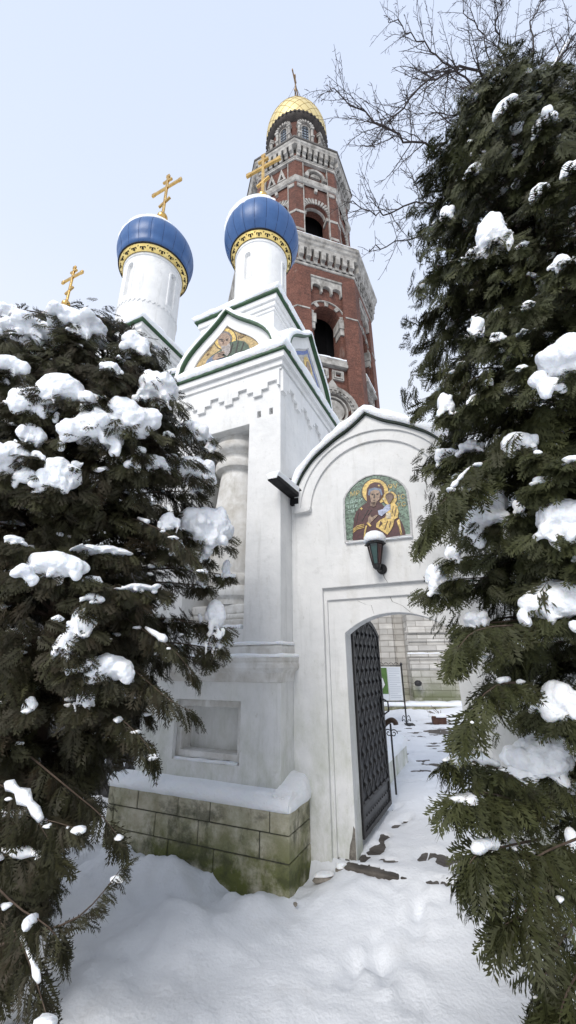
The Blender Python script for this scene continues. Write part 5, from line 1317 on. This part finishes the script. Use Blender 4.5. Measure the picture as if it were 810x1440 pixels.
brpath(RT, [(740, 1120), (690, 1085), (650, 1070), (615, 1068)], [1.8, 1.65, 1.55, 1.5], .010)
brpath(RT, [(735, 1140), (690, 1120), (655, 1112), (625, 1125)], [1.8, 1.6, 1.5, 1.45])
brpath(RT, [(660, 470), (620, 520), (590, 555), (566, 580)], 2.1, size=.9)
brpath(RT, [(680, 300), (640, 290), (600, 288), (560, 298)], 2.3, size=.8)
brpath(RT, [(700, 380), (640, 400), (600, 430), (572, 455)], 2.2, size=.9)
brpath(RT, [(680, 400), (630, 440), (595, 480), (575, 510)], 2.15, size=.9)
brpath(RT, [(690, 650), (650, 680), (612, 715), (578, 752)], [1.8, 1.6, 1.5, 1.45])
brpath(RT, [(700, 640), (650, 650), (615, 690), (588, 725)], [1.8, 1.6, 1.5, 1.45])
brpath(RT, [(720, 880), (670, 880), (640, 890), (622, 915)], [1.7, 1.5, 1.45, 1.4])
brpath(RT, [(720, 960), (680, 960), (650, 985), (635, 1020)], [1.7, 1.5, 1.45, 1.4])
brpath(RT, [(740, 1180), (690, 1190), (650, 1200), (640, 1215)], [1.7, 1.5, 1.4, 1.4])
brpath(RT, [(780, 1230), (740, 1260), (710, 1290), (690, 1300)], [1.6, 1.5, 1.45, 1.45])
brpath(RT, [(800, 1280), (770, 1320), (745, 1370), (735, 1420)], [1.65, 1.55, 1.5, 1.5])
brpath(RT, [(820, 1330), (790, 1370), (770, 1410), (765, 1450)], [1.6, 1.5, 1.45, 1.45])
brpath(RT, [(790, 1180), (740, 1200), (700, 1230), (668, 1245)], [1.65, 1.55, 1.5, 1.5])
brpath(RT, [(690, 190), (675, 160), (662, 135), (655, 118)], 2.2, size=.7)
brpath(RT, [(740, 170), (735, 140), (725, 115), (720, 95)], 2.2, size=.6)
RT.done()

# left evergreens
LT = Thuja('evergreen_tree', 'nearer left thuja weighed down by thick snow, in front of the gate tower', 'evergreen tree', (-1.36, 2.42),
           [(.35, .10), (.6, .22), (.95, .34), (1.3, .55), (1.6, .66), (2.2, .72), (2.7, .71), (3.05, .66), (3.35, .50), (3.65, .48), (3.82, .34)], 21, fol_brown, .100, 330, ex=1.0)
LT.grow()
for c in [(108, 458, 84, 24), (60, 478, 80, 36), (112, 468, 30, 28), (92, 550, 62, 44), (130, 562, 26, 20), (138, 605, 82, 64), (180, 585, 74, 46), (87, 668, 54, 50), (190, 484, 42, 36), (222, 548, 52, 48), (155, 518, 30, 16), (271, 608, 48, 28), (296, 628, 14, 20), (222, 652, 34, 22), (268, 660, 58, 34), (187, 650, 20, 22), (197, 634, 14, 14), (285, 740, 80, 58), (238, 735, 26, 30), (245, 765, 34, 20), (143, 775, 70, 9), (77, 797, 78, 44), (318, 800, 12, 28), (130, 841, 28, 14), (118, 876, 36, 50), (96, 906, 32, 34), (150, 942, 72, 44), (181, 961, 38, 34), (122, 978, 26, 40), (116, 935, 40, 20), (284, 820, 16, 12), (303, 868, 26, 48), (301, 902, 22, 30), (43, 990, 16, 18), (199, 827, 48, 11), (173, 1035, 18, 10), (60, 690, 26, 18), (15, 516, 40, 28), (47, 566, 60, 44), (46, 614, 40, 40), (20, 650, 56, 62), (52, 640, 20, 14), (20, 760, 30, 14)]:
    LT.clump(*c)
brpath(LT, [(150, 560), (200, 575), (245, 590), (280, 600)], [2.3, 2.2, 2.1, 2.1])
brpath(LT, [(160, 600), (220, 620), (260, 640), (300, 650)], [2.3, 2.2, 2.1, 2.1])
brpath(LT, [(180, 720), (240, 740), (280, 765), (305, 800)], [2.2, 2.0, 1.9, 1.9], size=.8)
brpath(LT, [(170, 850), (230, 890), (270, 915), (295, 950)], [2.2, 2.0, 1.9, 1.9], size=.8)
brpath(LT, [(160, 900), (220, 950), (260, 985), (290, 1000)], [2.2, 2.0, 1.9, 1.9])
brpath(LT, [(120, 960), (180, 1000), (225, 1040), (235, 1060)], [2.2, 2.0, 1.9, 1.9])
brpath(LT, [(110, 480), (160, 470), (200, 480), (238, 520)], 2.3, size=.9)
brpath(LT, [(60, 1060), (120, 1110), (170, 1150), (190, 1180)], [2.0, 1.9, 1.85, 1.8], size=.9)
brpath(LT, [(20, 1330), (70, 1312), (130, 1295), (165, 1258), (192, 1222)], [1.7, 1.65, 1.6, 1.6, 1.6], .007, .4, .8, size=.55)
brpath(LT, [(30, 1290), (55, 1330), (75, 1385), (88, 1430)], [1.7, 1.6, 1.55, 1.5], .007, .2, 1.2, size=.75)
brpath(LT, [(10, 1240), (50, 1280), (90, 1300), (110, 1330)], [1.7, 1.65, 1.6, 1.6], .007, .2, 1.4, size=.8)
for pts in ([(-40, 1180), (0, 1200), (50, 1205), (100, 1210)], [(-40, 1250), (-10, 1270), (20, 1290), (45, 1330)], [(-30, 1130), (20, 1150), (80, 1150), (130, 1165)], [(-30, 1090), (20, 1100), (60, 1130), (90, 1180)], [(-50, 1300), (-20, 1330), (5, 1350), (20, 1380)]):
    brpath(LT, pts, [1.9, 1.8, 1.75, 1.7], .008, .15, 1.3, size=.9)
LT.done()
L2 = Thuja('evergreen_tree', 'left edge thuja with a broad snow-covered top, behind and left of the nearer one', 'evergreen tree', (-2.45, 2.75),
           [(.2, .6), (1.0, .9), (2.0, 1.0), (3.0, .95), (3.5, .85), (3.85, .62), (4.0, .4)], 33, fol_brown, .12, 230)
L2.grow()
for c in [(22, 448, 62, 26), (20, 470, 60, 30)]: L2.clump(*c)
L2.done()

# ================================================================== BARE TREE behind the wall on the right
def bare_tree():
    base = Vector((6.1, 7.0, 0)); t = thing('bare_tree', 'leafless deciduous tree with fine twigs spreading over the right evergreen', 'bare tree', base)
    r_ = random.Random(3); tr = MB(); tw = MB()
    tr.tube([Vector((0, 0, -.1)), Vector((.05, 0, 3)), Vector((-.1, .05, 6)), Vector((-.15, 0, 9)), Vector((-.25, -.1, 12)), Vector((-.2, 0, 15)), Vector((-.1, 0, 17))], [.30, .25, .21, .17, .12, .07, .02], 12); tr.build('trunk', barkgrey, t, smooth=True)
    def grow(P, r0, r1, lvl):
        """tapered wobbly limb, then side twigs"""
        L_ = sum((b-a).length for a, b in zip(P, P[1:])); Q = resample(P, max(.06, L_/26)); n = len(Q)
        for i in range(1, n-1): Q[i] = Q[i]+Vector((r_.uniform(-1, 1), r_.uniform(-1, 1), r_.uniform(-1, 1)))*L_*.007
        rr = [r0+(r1-r0)*(i/(n-1))**.8 for i in range(n)]
        (tr2 if r0 > .02 else tw).tube([p-base for p in Q], rr, 6 if r0 > .02 else 3)
        if lvl == 0: return
        m_ = int(L_/(.18 if lvl >= 3 else .135 if lvl == 2 else .10))
        for k in range(m_):
            q = .12+.86*(k+r_.random())/m_; i = min(n-2, int(q*(n-1))); p = Q[i]; tg = (Q[i+1]-Q[max(0, i-1)]).normalized()
            rv = Vector((r_.uniform(-1, 1), r_.uniform(-1, 1), r_.uniform(-.8, 1))); sd_ = tg.cross(rv).normalized()
            ang = R(r_.uniform(28, 62)); d = tg*math.cos(ang)+sd_*math.sin(ang)
            l = L_*(1-q*.72)*r_.uniform(.14, .36)*(1 if lvl < 3 else .8)
            l = max(.10, min(l, 1.15)); e = p+d*l; c = p+d*l*.5+Vector((r_.uniform(-1, 1), r_.uniform(-1, 1), r_.uniform(-.3, 1)))*l*.12
            ra = min(rr[i]*.62, .022*(l/1.0)**.6+.003)
            grow(smoothpath([p, c, e+Vector((0, 0, l*.06))], 1), ra, .004, lvl-1)
    tr2 = MB()
    # limbs: pixel courses in the photograph with their own distances, from the trunk outwards
    limbs = [((9.0, .10), [(700, 230, 6.3), (650, 212, 5.8), (611, 201, 5.5), (564, 197, 5.2), (525, 173, 5.0), (486, 143, 4.9), (464, 121, 4.8)], .040),
             ((10.5, .12), [(700, 120, 6.2), (650, 90, 5.9), (624, 104, 5.6), (581, 134, 5.4), (548, 165, 5.2), (520, 205, 5.0)], .045),
             ((10.0, .12), [(730, 100, 6.2), (689, 43, 5.7), (705, 5, 5.4), (730, -40, 5.2)], .04),
             ((9.5, .12), [(750, 160, 6.0), (775, 100, 5.7), (808, 48, 5.4), (850, -20, 5.2)], .06),
             ((10.8, .1), [(700, 130, 6.0), (650, 110, 5.6), (610, 72, 5.3), (575, 45, 5.1), (548, 25, 5.0)], .035),
             ((8.2, .08), [(700, 300, 6.2), (640, 290, 5.8), (595, 282, 5.5), (555, 298, 5.3), (520, 300, 5.2), (494, 285, 5.1)], .028),
             ((9.0, .1), [(740, 190, 6.3), (790, 120, 6.1), (815, 60, 5.9)], .05),
             ((11.5, .1), [(690, 60, 6.2), (660, 30, 5.9), (640, -10, 5.7)], .03), ((11, .1), [(740, 40, 6.0), (765, 0, 5.8), (790, -40, 5.6)], .04),
             ((9.8, .1), [(760, 130, 6.4), (720, 170, 6.0), (680, 150, 5.7), (640, 160, 5.5), (600, 165, 5.3)], .03),
             ((7.8, .06), [(640, 340, 6.0), (590, 330, 5.7), (545, 345, 5.5), (520, 350, 5.4)], .018)]
    for (zt, _), pts, r0 in limbs:
        P = [base+Vector((-.2, 0, zt-1.6))]+[at(*p) for p in pts]
        grow(smoothpath(P, 2), r0*1.3, .008, 3)
    # limbs on the far side, away from the viewer
    for k in range(7):
        z = 7+k*1.2; a = R(-30+k*37); l = 2.6-.1*k; s0 = base+Vector((-.15, 0, z)); grow(smoothpath([s0, s0+Vector((math.cos(a)*l*.5, math.sin(a)*l*.5, l*.4)), s0+Vector((math.cos(a)*l, math.sin(a)*l, l*.9))], 2), .05, .006, 2)
    tr2.build('limb', barkgrey, t, smooth=True); tw.build('twigs', barkgrey, t)
    sn = MB()
    for pts in ([(752, 158, 6.0), (775, 100, 5.7), (800, 60, 5.45)],):
        P = resample(smoothpath([at(*p) for p in pts], 2), .1); sn.tube([p-base+Vector((-.01, -.02, .045)) for p in P], [.03+.008*nz(i*.6) for i in range(len(P))], 8)
    sn.build('snow_line', snowm, t, smooth=True)
bare_tree()

# ================================================================== LIGHT
w = bpy.data.worlds.new('World'); scene.world = w; w.use_nodes = True; nt = w.node_tree; N = nt.nodes; L = nt.links
bg = N['Background']; sky = N.new('ShaderNodeTexSky'); sky.sky_type = 'NISHITA'; sky.sun_disc = False
SUN_EL, SUN_AZ = R(38), R(205)             # behind the camera, a little to its left
sky.sun_elevation = SUN_EL; sky.sun_rotation = SUN_AZ; sky.air_density = 1.0; sky.dust_density = 2.0; sky.ozone_density = 1.5
# thin high overcast veils the blue: paler towards the horizon
tc = N.new('ShaderNodeTexCoord'); sp = N.new('ShaderNodeSeparateXYZ'); L.new(tc.outputs['Generated'], sp.inputs[0])
rp = N.new('ShaderNodeValToRGB'); e = rp.color_ramp.elements
e[0].position = 0; e[0].color = (9.2, 9.4, 9.7, 1); e[1].position = 1; e[1].color = (6.5, 7.35, 9.3, 1)
k = e.new(.45); k.color = (8.4, 8.75, 9.5, 1); k = e.new(.75); k.color = (7.1, 7.85, 9.4, 1)
L.new(sp.outputs['Z'], rp.inputs[0])
mx = N.new('ShaderNodeMix'); mx.data_type = 'RGBA'; mx.inputs[0].default_value = .85
L.new(sky.outputs[0], mx.inputs[6]); L.new(rp.outputs[0], mx.inputs[7]); L.new(mx.outputs[2], bg.inputs['Color']); bg.inputs['Strength'].default_value = .08
sl = bpy.data.lights.new('sun', 'SUN'); so = bpy.data.objects.new('sun', sl); COL.objects.link(so)
sl.energy = 1.5; sl.angle = R(25); sl.color = (1, .96, .91)
sd = Vector((math.sin(SUN_AZ)*math.cos(SUN_EL), math.cos(SUN_AZ)*math.cos(SUN_EL), math.sin(SUN_EL)))
so.rotation_euler = sd.to_track_quat('Z', 'Y').to_euler()
vs = scene.view_settings; vs.view_transform = 'Standard'; vs.look = 'None'; vs.exposure = .66; vs.gamma = 1; vs.use_curve_mapping = False
scene.render.engine = 'CYCLES'; scene.cycles.use_denoising = True; scene.cycles.max_bounces = 6; scene.cycles.diffuse_bounces = 4; scene.cycles.glossy_bounces = 2; scene.cycles.transparent_max_bounces = 4
scene.render.use_persistent_data = False
